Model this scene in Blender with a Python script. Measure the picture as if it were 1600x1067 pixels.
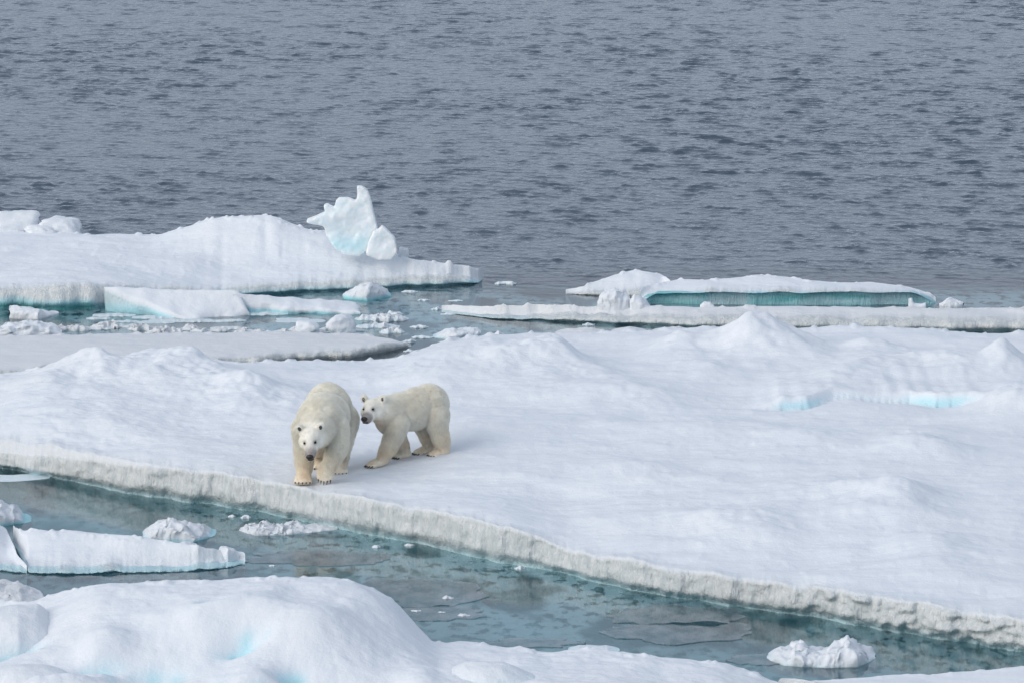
import bpy, math, random
import numpy as np
from mathutils import Vector, Matrix, Euler

for o in list(bpy.data.objects):
    bpy.data.objects.remove(o)
scene = bpy.context.scene
COL = scene.collection
R = math.radians

# ------------------------------------------------------------------ camera
CAM_H = 12.0                      # deck of a ship, metres above the water
PITCH = R(8.92)
FPX = 7475.0                      # focal length in pixels of the 1600 px wide photograph
cam_d = bpy.data.cameras.new('camera')
cam = bpy.data.objects.new('camera', cam_d)
COL.objects.link(cam)
cam.location = (0, 0, CAM_H)
cam.rotation_euler = (R(90) - PITCH, 0, 0)
cam_d.sensor_width = 36.0
cam_d.lens = 36.0 * FPX / 1600.0
cam_d.clip_start = 1.0
cam_d.clip_end = 20000
scene.camera = cam

# ------------------------------------------------------------------ sky and sun (thin overcast)
SUN_EL, SUN_AZ = R(28), R(-126)    # azimuth from +Y (away from the camera), clockwise: behind the camera, to the left
world = bpy.data.worlds.new('World')
scene.world = world
world.use_nodes = True
nt = world.node_tree
nt.nodes.clear()
sky = nt.nodes.new('ShaderNodeTexSky')
sky.sky_type = 'NISHITA'
sky.sun_disc = False
sky.sun_elevation = SUN_EL
sky.sun_rotation = SUN_AZ
sky.air_density = 1.0
sky.dust_density = 4.0
hs = nt.nodes.new('ShaderNodeHueSaturation')
hs.inputs['Saturation'].default_value = 0.6
cl = nt.nodes.new('ShaderNodeMixRGB')
cl.inputs['Fac'].default_value = 0.72
cl.inputs['Color2'].default_value = (4.3, 4.95, 6.0, 1)      # the cloud sheet
bg = nt.nodes.new('ShaderNodeBackground')
bg.inputs['Strength'].default_value = 0.1
wo = nt.nodes.new('ShaderNodeOutputWorld')
nt.links.new(sky.outputs[0], hs.inputs['Color'])
nt.links.new(hs.outputs[0], cl.inputs['Color1'])
nt.links.new(cl.outputs[0], bg.inputs['Color'])
nt.links.new(bg.outputs[0], wo.inputs['Surface'])

sun_d = bpy.data.lights.new('sun', 'SUN')
sun_d.energy = 0.95
sun_d.angle = R(48)
sun_d.color = (1.0, 0.94, 0.86)
sun = bpy.data.objects.new('sun', sun_d)
COL.objects.link(sun)
sd = Vector((math.sin(SUN_AZ) * math.cos(SUN_EL), math.cos(SUN_AZ) * math.cos(SUN_EL), math.sin(SUN_EL)))
sun.rotation_euler = (-sd).to_track_quat('-Z', 'Y').to_euler()
sun.location = (-20, 20, 40)

scene.view_settings.view_transform = 'Standard'
scene.view_settings.look = 'None'
scene.view_settings.exposure = 0.42
scene.view_settings.gamma = 1.0
scene.view_settings.use_curve_mapping = False
scene.render.engine = 'CYCLES'
cy = scene.cycles
cy.use_denoising = True
cy.max_bounces = 8
cy.transparent_max_bounces = 12
cy.volume_bounces = 0
cy.caustics_reflective = False
cy.caustics_refractive = False

# ------------------------------------------------------------------ pixel <-> place
def Yg(py, z=0.0):
    """distance along the ground of the point at height z that photo row py looks at"""
    a = PITCH + np.arctan((np.asarray(py, float) - 533.5) / FPX)
    return (CAM_H - z) / np.tan(a)

def Zat(y, py):
    a = PITCH + np.arctan((np.asarray(py, float) - 533.5) / FPX)
    return CAM_H - y * np.tan(a)

def Xat(px, y, z=0.0):
    return (np.asarray(px, float) - 800) / FPX * (y * math.cos(PITCH) + (CAM_H - z) * math.sin(PITCH))

def place(px, py, z=0.0):
    y = float(Yg(py, z))
    return Vector((float(Xat(px, y, z)), y, z))

def ppm(y):
    return FPX / (y * math.cos(PITCH) + CAM_H * math.sin(PITCH))

def pl(u, pts):
    p = np.array(pts, float)
    return np.interp(u, p[:, 0], p[:, 1])

def sstep(a, b, x):
    t = np.clip((np.asarray(x, float) - a) / (b - a), 0, 1)
    return t * t * (3 - 2 * t)

# ------------------------------------------------------------------ noise
def _h(ix, iy, iz, seed):
    h = (ix.astype(np.uint32) * np.uint32(374761393) + iy.astype(np.uint32) * np.uint32(668265263)
         + iz.astype(np.uint32) * np.uint32(2147483647) + np.uint32((seed * 974711 + 1013) & 0xffffffff))
    h = (h ^ (h >> np.uint32(13))) * np.uint32(1274126177)
    h = (h ^ (h >> np.uint32(16))) * np.uint32(2246822519)
    return h ^ (h >> np.uint32(15))

_G = np.array([(1,1,0),(-1,1,0),(1,-1,0),(-1,-1,0),(1,0,1),(-1,0,1),(1,0,-1),(-1,0,-1),
               (0,1,1),(0,-1,1),(0,1,-1),(0,-1,-1),(1,1,0),(-1,1,0),(0,-1,1),(0,-1,-1)], float)

def pn(x, y, z=0.0, seed=0):
    x, y, z = np.broadcast_arrays(np.asarray(x, float), np.asarray(y, float), np.asarray(z, float))
    fx, fy, fz = np.floor(x), np.floor(y), np.floor(z)
    ix, iy, iz = fx.astype(np.int64), fy.astype(np.int64), fz.astype(np.int64)
    dx, dy, dz = x - fx, y - fy, z - fz
    f = lambda t: t * t * t * (t * (t * 6 - 15) + 10)
    wx, wy, wz = f(dx), f(dy), f(dz)
    out = 0.0
    for a in (0, 1):
        for b in (0, 1):
            for c in (0, 1):
                g = _G[_h((ix + a) & 0xffffffff, (iy + b) & 0xffffffff, (iz + c) & 0xffffffff, seed) & np.uint32(15)]
                d = g[..., 0] * (dx - a) + g[..., 1] * (dy - b) + g[..., 2] * (dz - c)
                out = out + d * (wx if a else 1 - wx) * (wy if b else 1 - wy) * (wz if c else 1 - wz)
    return out

def fbm(x, y, z=0.0, octv=4, seed=0, gain=0.5):
    s, a, f = 0.0, 1.0, 1.0
    for i in range(octv):
        s = s + a * pn(np.asarray(x) * f, np.asarray(y) * f, np.asarray(z) * f, seed + i * 17)
        a *= gain
        f *= 2.03
    return s

# ------------------------------------------------------------------ object helpers
def tag(o, label=None, cat=None, group=None, kind=None):
    if label: o['label'] = label
    if cat:
        o['category'] = cat
        kind = kind or 'thing'
    if group: o['group'] = group
    if kind: o['kind'] = kind
    return o

def link(name, me, mat=None, parent=None):
    o = bpy.data.objects.new(name, me)
    COL.objects.link(o)
    if mat is not None and me is not None:
        me.materials.append(mat)
    if parent is not None:
        o.parent = parent
    return o

def mesh_np(name, V, F, attrs=None, smooth=True):
    """V (n,3), F (m,4) or (m,3)"""
    me = bpy.data.meshes.new(name)
    V = np.asarray(V, np.float32); F = np.asarray(F, np.int32)
    k = F.shape[1]
    me.vertices.add(len(V)); me.vertices.foreach_set('co', V.ravel())
    me.loops.add(F.size); me.loops.foreach_set('vertex_index', F.ravel())
    me.polygons.add(len(F))
    me.polygons.foreach_set('loop_start', np.arange(0, F.size, k, dtype=np.int32))
    me.update(calc_edges=True)
    me.validate()
    if smooth:
        me.polygons.foreach_set('use_smooth', np.ones(len(me.polygons), bool))
    for n, a in (attrs or {}).items():
        at = me.attributes.new(n, 'FLOAT', 'POINT')
        at.data.foreach_set('value', np.asarray(a, np.float32).ravel())
    return me

def grid_faces(r, c):
    i = np.arange(r * c).reshape(r, c)
    return np.stack([i[:-1, :-1], i[:-1, 1:], i[1:, 1:], i[1:, :-1]], -1).reshape(-1, 4)

# ------------------------------------------------------------------ materials
def new_mat(name):
    m = bpy.data.materials.new(name)
    m.use_nodes = True
    m.node_tree.nodes.clear()
    out = m.node_tree.nodes.new('ShaderNodeOutputMaterial')
    return m, m.node_tree, out

def N(t, kind, **kw):
    n = t.nodes.new(kind)
    for k, v in kw.items():
        if k in n.inputs: n.inputs[k].default_value = v
        else: setattr(n, k, v)
    return n

def mixc(t, fac, a, b):
    m = t.nodes.new('ShaderNodeMixRGB')
    for s, v in ((0, fac), (1, a), (2, b)):
        if hasattr(v, 'links') or hasattr(v, 'is_output'): t.links.new(v, m.inputs[s])
        else: m.inputs[s].default_value = v
    return m.outputs[0]

def math_n(t, op, a, b=None, clamp=False):
    m = t.nodes.new('ShaderNodeMath'); m.operation = op; m.use_clamp = clamp
    for s, v in ((0, a), (1, b)):
        if v is None: continue
        if hasattr(v, 'is_output'): t.links.new(v, m.inputs[s])
        else: m.inputs[s].default_value = v
    return m.outputs[0]

def noise_n(t, vec, scale, detail=4, rough=0.55):
    n = N(t, 'ShaderNodeTexNoise', Scale=scale, Detail=detail, Roughness=rough)
    t.links.new(vec, n.inputs['Vector'])
    return n.outputs['Fac']

def mapped(t, scale):
    tc = t.nodes.new('ShaderNodeTexCoord')
    mp = t.nodes.new('ShaderNodeMapping')
    mp.inputs['Scale'].default_value = scale
    t.links.new(tc.outputs['Object'], mp.inputs['Vector'])
    return mp.outputs[0]

def ramp(t, fac, a, b):
    m = t.nodes.new('ShaderNodeMapRange')
    m.inputs['From Min'].default_value = a; m.inputs['From Max'].default_value = b
    m.interpolation_type = 'SMOOTHSTEP'
    t.links.new(fac, m.inputs['Value'])
    return m.outputs[0]

def snow_material(name, snow=(0.785, 0.815, 0.855), grain=1.0):
    m, t, out = new_mat(name)
    at = lambda n: N(t, 'ShaderNodeAttribute', attribute_name=n).outputs['Fac']
    blue, wall = at('blue'), at('wall')
    v1 = mapped(t, (1, 1, 1))
    vs = mapped(t, (0.7, 1.7, 1))                 # wind-packed streaks
    big = noise_n(t, v1, 0.7, 4)
    c = mixc(t, ramp(t, big, 0.35, 0.7), (*snow, 1), (snow[0] * .975, snow[1] * .985, snow[2] * .995, 1))
    # granular melting ice of the cut edges: cream-grey, mottled
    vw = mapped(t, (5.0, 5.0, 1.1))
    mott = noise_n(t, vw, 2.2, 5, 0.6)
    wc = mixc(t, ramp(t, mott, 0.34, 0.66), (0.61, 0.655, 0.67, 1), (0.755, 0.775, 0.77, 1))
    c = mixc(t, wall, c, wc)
    # bare glacial ice: light to deep turquoise
    bn = noise_n(t, mapped(t, (1.2, 1.2, 5.0)), 2.0, 4)
    bc = mixc(t, ramp(t, bn, 0.3, 0.7), (0.15, 0.48, 0.51, 1), (0.28, 0.64, 0.67, 1))
    pale = mixc(t, ramp(t, blue, 0.0, 0.55), c, (0.50, 0.76, 0.83, 1))
    c = mixc(t, ramp(t, blue, 0.4, 1.0), pale, bc)
    p = N(t, 'ShaderNodeBsdfPrincipled')
    t.links.new(c, p.inputs['Base Color'])
    rg = mixc(t, blue, (0.75, 0.75, 0.75, 1), (0.32, 0.32, 0.32, 1))
    t.links.new(rg, p.inputs['Roughness'])
    p.inputs['Specular IOR Level'].default_value = 0.25
    # relief
    g1 = noise_n(t, v1, 30, 3, 0.65)
    g2 = noise_n(t, vs, 3.2, 5, 0.6)
    g3 = noise_n(t, vw, 6.0, 4, 0.6)
    h = math_n(t, 'ADD', math_n(t, 'MULTIPLY', g1, 0.008 * grain), math_n(t, 'MULTIPLY', g2, 0.028 * grain))
    h = math_n(t, 'ADD', h, math_n(t, 'MULTIPLY', math_n(t, 'MULTIPLY', g3, wall), 0.06))
    b = N(t, 'ShaderNodeBump', Strength=0.8, Distance=1.0)
    t.links.new(h, b.inputs['Height'])
    t.links.new(b.outputs[0], p.inputs['Normal'])
    t.links.new(p.outputs[0], out.inputs['Surface'])
    return m

M_SNOW = snow_material('snow')
M_DULL = snow_material('old_snow', snow=(0.72, 0.735, 0.76))

def water_material():
    m, t, out = new_mat('sea_water')
    at = lambda n: N(t, 'ShaderNodeAttribute', attribute_name=n).outputs['Fac']
    rough_sea, film = at('rough'), at('film')
    va = mapped(t, (1.0, 0.75, 1))
    n1 = noise_n(t, va, 5.0, 4, 0.6)
    n2 = noise_n(t, va, 9.0, 3, 0.6)
    n3 = noise_n(t, mapped(t, (1, 1, 1)), 5.0, 4, 0.6)
    amp = math_n(t, 'ADD', math_n(t, 'MULTIPLY', rough_sea, 0.9), 0.035)
    hh = math_n(t, 'MULTIPLY', math_n(t, 'ADD', math_n(t, 'MULTIPLY', n1, 0.036), math_n(t, 'MULTIPLY', n2, 0.014)), amp)
    b = N(t, 'ShaderNodeBump', Strength=1.0, Distance=1.0)
    t.links.new(hh, b.inputs['Height'])
    fr = N(t, 'ShaderNodeFresnel', IOR=1.333)
    t.links.new(b.outputs[0], fr.inputs['Normal'])
    tr = N(t, 'ShaderNodeBsdfTransparent', Color=(0.93, 0.97, 0.97, 1))
    df = N(t, 'ShaderNodeBsdfDiffuse', Color=(0.052, 0.078, 0.108, 1))      # light scattered back by the deep water
    body = t.nodes.new('ShaderNodeMixShader')
    t.links.new(mixc(t, rough_sea, (0.06, 0.06, 0.06, 1), (1, 1, 1, 1)), body.inputs[0])
    t.links.new(tr.outputs[0], body.inputs[1]); t.links.new(df.outputs[0], body.inputs[2])
    # slush: a film of new ice crystals with dark holes
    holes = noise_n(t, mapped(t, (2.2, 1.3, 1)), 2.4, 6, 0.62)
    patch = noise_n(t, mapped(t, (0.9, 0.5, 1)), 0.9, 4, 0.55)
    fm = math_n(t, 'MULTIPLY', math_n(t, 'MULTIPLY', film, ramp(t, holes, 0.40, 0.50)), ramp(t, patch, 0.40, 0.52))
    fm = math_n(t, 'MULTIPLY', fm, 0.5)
    slush = N(t, 'ShaderNodeBsdfDiffuse', Color=(0.42, 0.66, 0.72, 1))  # teal light from the water beneath is painted into the film's colour
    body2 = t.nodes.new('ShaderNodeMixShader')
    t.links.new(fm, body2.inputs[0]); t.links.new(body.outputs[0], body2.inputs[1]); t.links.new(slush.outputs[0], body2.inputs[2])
    gl = N(t, 'ShaderNodeBsdfGlossy', Color=(0.98, 0.985, 1, 1), Roughness=0.06)
    t.links.new(b.outputs[0], gl.inputs['Normal'])
    mx = t.nodes.new('ShaderNodeMixShader')
    fk = math_n(t, 'MULTIPLY', fr.outputs[0], math_n(t, 'ADD', math_n(t, 'MULTIPLY', rough_sea, 0.08), 0.92))
    t.links.new(fk, mx.inputs[0]); t.links.new(body2.outputs[0], mx.inputs[1]); t.links.new(gl.outputs[0], mx.inputs[2])
    t.links.new(mx.outputs[0], out.inputs['Surface'])
    va_ = N(t, 'ShaderNodeVolumeAbsorption', Color=(0.0, 0.69, 0.81, 1), Density=0.26)
    t.links.new(va_.outputs[0], out.inputs['Volume'])
    return m

M_WATER = water_material()

def thin_ice_material():
    m, t, out = new_mat('thin_new_ice')
    nz = noise_n(t, mapped(t, (1.4, 0.8, 1)), 3.0, 5, 0.6)
    tr = N(t, 'ShaderNodeBsdfTransparent', Color=(0.85, 0.92, 0.93, 1))
    df = N(t, 'ShaderNodeBsdfDiffuse', Color=(0.52, 0.55, 0.58, 1))
    a = t.nodes.new('ShaderNodeMixShader')
    rim = N(t, 'ShaderNodeAttribute', attribute_name='rim').outputs['Fac']
    f = math_n(t, 'ADD', math_n(t, 'MULTIPLY', ramp(t, nz, 0.3, 0.7), 0.30), math_n(t, 'MULTIPLY', rim, 0.06))
    t.links.new(f, a.inputs[0]); t.links.new(tr.outputs[0], a.inputs[1]); t.links.new(df.outputs[0], a.inputs[2])
    gl = N(t, 'ShaderNodeBsdfGlossy', Color=(0.95, 0.95, 0.97, 1), Roughness=0.22)
    fr = N(t, 'ShaderNodeFresnel', IOR=1.31)
    mx = t.nodes.new('ShaderNodeMixShader')
    t.links.new(fr.outputs[0], mx.inputs[0]); t.links.new(a.outputs[0], mx.inputs[1]); t.links.new(gl.outputs[0], mx.inputs[2])
    t.links.new(mx.outputs[0], out.inputs['Surface'])
    return m

M_THIN = thin_ice_material()

def clear_ice_material():
    m, t, out = new_mat('glacial_ice')
    blue = N(t, 'ShaderNodeAttribute', attribute_name='blue').outputs['Fac']
    nz = noise_n(t, mapped(t, (1, 1, 1)), 5.0, 5, 0.6)
    c = mixc(t, ramp(t, nz, .3, .7), (0.80, 0.865, 0.895, 1), (0.88, 0.91, 0.93, 1))
    c = mixc(t, ramp(t, blue, 0.0, .6), c, (0.50, 0.77, 0.84, 1))
    p = N(t, 'ShaderNodeBsdfPrincipled', Roughness=0.35)
    t.links.new(c, p.inputs['Base Color'])
    p.inputs['Subsurface Weight'].default_value = 0.75
    p.inputs['Subsurface Radius'].default_value = (0.55, 0.75, 0.85)
    p.inputs['Subsurface Scale'].default_value = 0.25
    b = N(t, 'ShaderNodeBump', Strength=0.4, Distance=0.02)
    t.links.new(noise_n(t, mapped(t, (1, 1, 1)), 14, 4), b.inputs['Height'])
    t.links.new(b.outputs[0], p.inputs['Normal'])
    t.links.new(p.outputs[0], out.inputs['Surface'])
    return m

M_ICE = clear_ice_material()

# ------------------------------------------------------------------ the sea
MAIN_FRONT = [(-500, 650), (-200, 700), (0, 735), (100, 752), (200, 774), (300, 790), (400, 802), (500, 824), (560, 836), (640, 852), (720, 870),
              (800, 886), (870, 900), (960, 921), (1040, 935), (1150, 952), (1260, 969), (1330, 982), (1400, 991), (1480, 1005), (1600, 1023), (1900, 1070), (2200, 1110)]
def build_sea():
    rng = np.random.RandomState(4)
    us = np.concatenate([-250 - np.geomspace(60000, 40, 22), np.arange(-250, 1851, 3.3), 1850 + np.geomspace(40, 60000, 22)])
    ys = np.concatenate([[8, 14, 20, 26, 32, 38, 42], np.arange(45, 78, 0.25), np.arange(78, 143, 0.062), np.arange(143, 150, .2),
                         150 + np.geomspace(0.5, 9000, 46)])
    U, Y = np.meshgrid(us, ys)
    X = Xat(U, Y, 0)
    amp = sstep(float(Yg(476)), float(Yg(405)), Y)
    fade = (1 - sstep(135, 175, Y)) * (1 - sstep(1850, 2300, U)) * sstep(-700, -250, U)
    Z = np.zeros_like(X); DX = np.zeros_like(X); DY = np.zeros_like(X)
    gust = 0.62 + 0.75 * sstep(-0.5, 0.5, fbm(X * 0.07, Y * 0.06, 0, 4, 5))
    X32, Y32 = X.astype(np.float32), Y.astype(np.float32)
    Z, DX, DY = (a_.astype(np.float32) for a_ in (Z, DX, DY))
    for i in range(52):
        lam = math.exp(rng.uniform(math.log(0.17), math.log(0.66)))
        th = rng.normal(R(258), R(34))
        k = 2 * math.pi / lam
        a = 0.0033 * lam ** 0.55 * rng.uniform(0.5, 1.4)
        ph = np.float32(k * math.cos(th)) * X32 + np.float32(k * math.sin(th)) * Y32 + np.float32(rng.uniform(0, 6.28))
        s, c = np.sin(ph), np.cos(ph)
        Z += np.float32(a) * c
        DX -= np.float32(0.85 * a * math.cos(th)) * s
        DY -= np.float32(0.85 * a * math.sin(th)) * s
    pt = sstep(-0.25, 0.55, fbm(X * 1.2, Y * 0.8, 0, 4, 15))
    w = amp * fade * gust * (0.42 + 0.95 * pt)
    X2, Y2, Z2 = X + DX * w, Y + DY * w, Z * w
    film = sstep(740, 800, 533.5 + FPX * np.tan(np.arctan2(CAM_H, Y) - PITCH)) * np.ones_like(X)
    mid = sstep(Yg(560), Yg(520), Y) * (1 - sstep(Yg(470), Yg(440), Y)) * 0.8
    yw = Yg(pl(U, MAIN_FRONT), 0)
    film = film * (0.38 + 0.62 * np.exp(-np.clip(yw - Y, 0, 99) / 3.0) * sstep(250, 480, U) * (1 - 0.7 * sstep(950, 1150, U)))  # densest by the main floe's wall, so the painted teal glow is strongest there
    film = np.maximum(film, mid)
    r, c = X.shape
    V = np.stack([X2, Y2, Z2], -1).reshape(-1, 3)
    F = grid_faces(r, c)
    # sides and bottom close the body of water
    idx = np.arange(r * c).reshape(r, c)
    ring = np.concatenate([idx[0, :], idx[1:, -1], idx[-1, -2::-1], idx[-2:0:-1, 0]])
    base = V[ring].copy(); base[:, 2] = -7.0
    nb = len(ring); off = len(V)
    V = np.vstack([V, base, [[0, 200, -7.0]]])
    j = np.arange(nb); jn = (j + 1) % nb
    F2 = np.stack([ring[j], off + j, off + jn, ring[jn]], -1)
    cap = np.full(nb, off + nb)
    F = np.vstack([F, F2])
    ext = lambda a: np.concatenate([a.ravel(), np.zeros(nb + 1)])
    me = bpy.data.meshes.new('sea')
    faces = F.tolist() if False else None
    V = V.astype(np.float32)
    tri = np.stack([off + jn, off + j, cap], -1)
    nl = F.size + tri.size
    me.vertices.add(len(V)); me.vertices.foreach_set('co', V.ravel())
    me.loops.add(nl); me.loops.foreach_set('vertex_index', np.concatenate([F.ravel(), tri.ravel()]).astype(np.int32))
    me.polygons.add(len(F) + len(tri))
    me.polygons.foreach_set('loop_start', np.concatenate([np.arange(0, F.size, 4), F.size + np.arange(0, tri.size, 3)]).astype(np.int32))
    me.update(calc_edges=True)
    me.polygons.foreach_set('use_smooth', np.concatenate([np.ones(len(grid_faces(r, c)), bool), np.zeros(nb * 2, bool)]))
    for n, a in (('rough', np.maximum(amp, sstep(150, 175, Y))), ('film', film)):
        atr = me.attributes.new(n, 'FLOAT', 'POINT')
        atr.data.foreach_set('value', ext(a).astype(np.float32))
    return tag(link('sea', me, M_WATER), 'grey-blue sea rippled by wind, calm between the floes', kind='structure')

build_sea()

# ------------------------------------------------------------------ ice floes
def floe(name, label, us, front, back, zb, crest=None, edge=0.3, inset=0.12, nt_=60, nw=14, hfun=None,
         wall_amp=0.05, flute=4.0, jag=0.08, shelf=0.6, undercut=0.05, taper=(0, 0), mat=None, blue=None,
         recess=None, rough=0.02, und=0.06, crumb=0.05, seed=1, cat='ice floe', group=None, backdrop=0.5, knob=None, blend=1.0, hump=9.0):
    """A floe cut in columns: submerged foot, steep edge facing the camera, snow-covered top, back edge.
    front: waterline, crest: upper rim of the edge, back: far rim (photo rows), zb: its height in metres."""
    us = np.asarray(us, float)
    yf = Yg(pl(us, front), 0.0)
    xf = Xat(us, yf)
    yf = yf + jag * fbm(xf * 1.3, 0.3, 0, 4, seed)
    kz = np.hanning(max(5, int(70 / (us[1] - us[0])))); kz /= kz.sum()
    sm = lambda a: np.convolve(np.pad(a, (len(kz) // 2, len(kz) - 1 - len(kz) // 2), mode='edge'), kz, 'valid')
    zbv = sm(pl(us, zb))
    kb_ = np.hanning(max(3, int(14 / (us[1] - us[0])) | 1) + 2)[1:-1]; kb_ /= kb_.sum()
    yb = Yg(np.convolve(np.pad(pl(us, back), len(kb_) // 2, mode='edge'), kb_, 'valid'), zbv)
    ends = np.ones_like(us)
    if taper[0]: ends *= np.sqrt(np.clip((us - us[0]) / taper[0], 0, 1))
    if taper[1]: ends *= np.sqrt(np.clip((us[-1] - us) / taper[1], 0, 1))
    ins = inset * (0.35 + 0.65 * ends)
    if crest is not None:
        zc = np.maximum(Zat(yf + ins, pl(us, crest)), 0.02)
    else:
        zc = np.full_like(us, edge)
    zc = zc * (0.15 + 0.85 * ends) + 0.04 * ends * fbm(xf * 2.6, 1.7, 0, 5, seed + 3, .6)
    zc = np.maximum(zc, 0.015)
    yb = np.maximum(yb, yf + ins + 0.12)
    ker = np.hanning(61)[1:-1]; ker /= ker.sum()
    zs = np.convolve(np.pad(zc, 29, mode='edge'), ker, 'valid')
    C = len(us)
    rows_y, rows_z, rows_w, kind = [], [], [], []
    uc = undercut * ends
    # submerged foot
    shv = shelf(us) if callable(shelf) else np.full(C, float(shelf))
    for (o, z) in ((1.15, -2.6), (1.0, -.80), (.8, -.46), (.45, -.42), (.12, -.62), (0, -.50)):
        o = o * shv
        ymod = 0.25 * shv * fbm(xf * 0.8, z, 0, 3, seed + 9)
        o = o * (.05 + .95 * ends ** 2)
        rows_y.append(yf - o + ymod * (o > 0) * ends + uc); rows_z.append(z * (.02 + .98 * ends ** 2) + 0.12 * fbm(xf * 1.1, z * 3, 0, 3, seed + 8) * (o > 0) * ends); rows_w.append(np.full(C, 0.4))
    # edge
    rec = np.zeros(C) if recess is None else recess(us)[0]
    rech = None if recess is None else recess(us)[1]
    for i in range(nw + 1):
        s = i / nw
        if recess is None:
            z = -0.10 + (zc + 0.10) * (1 - (1 - s) ** 1.25)
            q = np.clip(z / zc, 0, 1)
            y = yf + uc * (1 - sstep(0, 0.35, q)) + ins * q ** 5
        else:
            s1 = min(s / 0.5, 1)
            z1 = -0.10 + (rech + 0.10) * s1
            s2 = max((s - 0.5) / 0.5, 0)
            z = z1 + (zc - rech) * s2
            q = np.full(C, s2)
            y = np.where(s <= 0.5, yf + rec, yf + ins * q ** 4 + rec * (1 - sstep(0, 0.35, q)))
        w = 1 - 0.6 * sstep(0.8, 1.0, np.clip(z / zc, 0, 1))
        fl = fbm(xf * flute, z * 1.1 + 3.1, 0, 4, seed + 20) + 0.5 * np.abs(fbm(xf * flute * .45, z * 2.5, 0, 3, seed + 21))
        y = y + wall_amp * fl * w * (0.3 + 0.7 * ends)
        if knob is not None:
            kb = knob(us)
            y = y - kb * np.abs(fbm(xf * 3.0, z * 3.5, 0, 3, seed + 25)) * w * 0.20 + kb * 0.05
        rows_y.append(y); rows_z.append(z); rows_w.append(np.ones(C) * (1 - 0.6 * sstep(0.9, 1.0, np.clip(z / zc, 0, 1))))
    nfront = len(rows_y)
    y0 = rows_y[-1]
    # top
    for i in range(1, nt_ + 1):
        t = i / nt_
        y = 1 / ((1 - t) / y0 + t / yb)
        x = Xat(us, y)
        tt = sstep(0, blend, t)
        z = zs * (1 - tt) + np.minimum(zbv, hump) * tt + np.maximum(zbv - hump, 0) * sstep(.45, 1, t) + (zc - zs) * np.exp(-(y - y0) / 0.22)
        d0 = sstep(0.0, 0.5, y - y0)
        d1 = sstep(0.0, 0.35, yb - y)
        z = z + ends * (und * fbm(x * 0.38, y * 0.50, 0, 3, seed + 30) * d0 * (0.35 + 0.65 * d1)
                        + rough * fbm(x * 1.2, y * 1.6, 0, 4, seed + 31) * (0.4 + 0.6 * d0)
                        + crumb * np.clip(fbm(x * 5, y * 3, 0, 3, seed + 32) - 0.12, 0, 1) * (1 - 0.85 * d1))
        if hfun is not None:
            z = z + hfun(x, y, us, d0, d1) * ends
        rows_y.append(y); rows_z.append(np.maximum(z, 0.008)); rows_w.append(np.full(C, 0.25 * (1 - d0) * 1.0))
    zl = rows_z[-1]
    for s in (0.25, 0.6, 1.0, 1.5):
        rows_y.append(yb + backdrop * (0.2 + 0.3 * s) * (0.2 + 0.8 * ends)); rows_z.append(zl * (1 - s) - 0.15 * s); rows_w.append(np.ones(C))
    Yv, Zv, Wv = np.array(rows_y), np.array(rows_z), np.array(rows_w)
    Uv = np.broadcast_to(us, Yv.shape)
    Xv = Xat(Uv, Yv)
    Bv = np.zeros_like(Yv) if blue is None else blue(Uv, Xv, Yv, Zv, np.arange(len(rows_y))[:, None] < nfront)
    V = np.stack([Xv, Yv, Zv], -1).reshape(-1, 3)
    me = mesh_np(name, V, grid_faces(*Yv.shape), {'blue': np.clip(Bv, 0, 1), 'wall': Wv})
    return tag(link(name, me, mat or M_SNOW), label, cat, group)

def mound(x, y, px, py, h, wl, wr, wy, z0=0.6, p=1.0, skew=0.0, seed=0):
    """snow hummock: peak over photo pixel (px, py at its foot); widths in metres to the left, right and in depth"""
    c = place(px, py, z0)
    dx = x - c.x; dy = y - c.y
    dx = dx + skew * dy
    if seed:
        dx = dx + 0.25 * wl * pn(y * 0.9 / max(wl, .3), x * 0.4, 0.5, seed)
    r = np.sqrt(np.where(dx < 0, dx / wl, dx / wr) ** 2 + (dy / wy) ** 2 + 1e-6)
    return h * np.clip(1.35 * np.exp(-r ** p * 1.35) - 0.35 * np.exp(-(r ** p) * 3.2), 0, 2)

# --- the floe the bears walk on
MAIN_CREST = [(-500, 638), (-200, 682), (0, 710), (100, 718), (200, 727), (300, 737), (400, 750), (500, 767), (600, 786), (700, 806), (800, 829), (850, 848),
              (900, 868), (1000, 883), (1060, 895), (1150, 905), (1250, 918), (1350, 931), (1450, 947), (1600, 976), (1900, 1022), (2200, 1060)]
MAIN_BACK = [(-500, 580), (-100, 583), (0, 585), (80, 582), (150, 572), (240, 573), (330, 566), (380, 571), (450, 566), (560, 565), (625, 563), (660, 551), (700, 536), (760, 526), (850, 523),
             (1000, 519), (1100, 518), (1240, 513), (1310, 510), (1400, 514), (1500, 518), (1560, 517), (1600, 515), (1900, 510), (2200, 500)]

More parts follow.
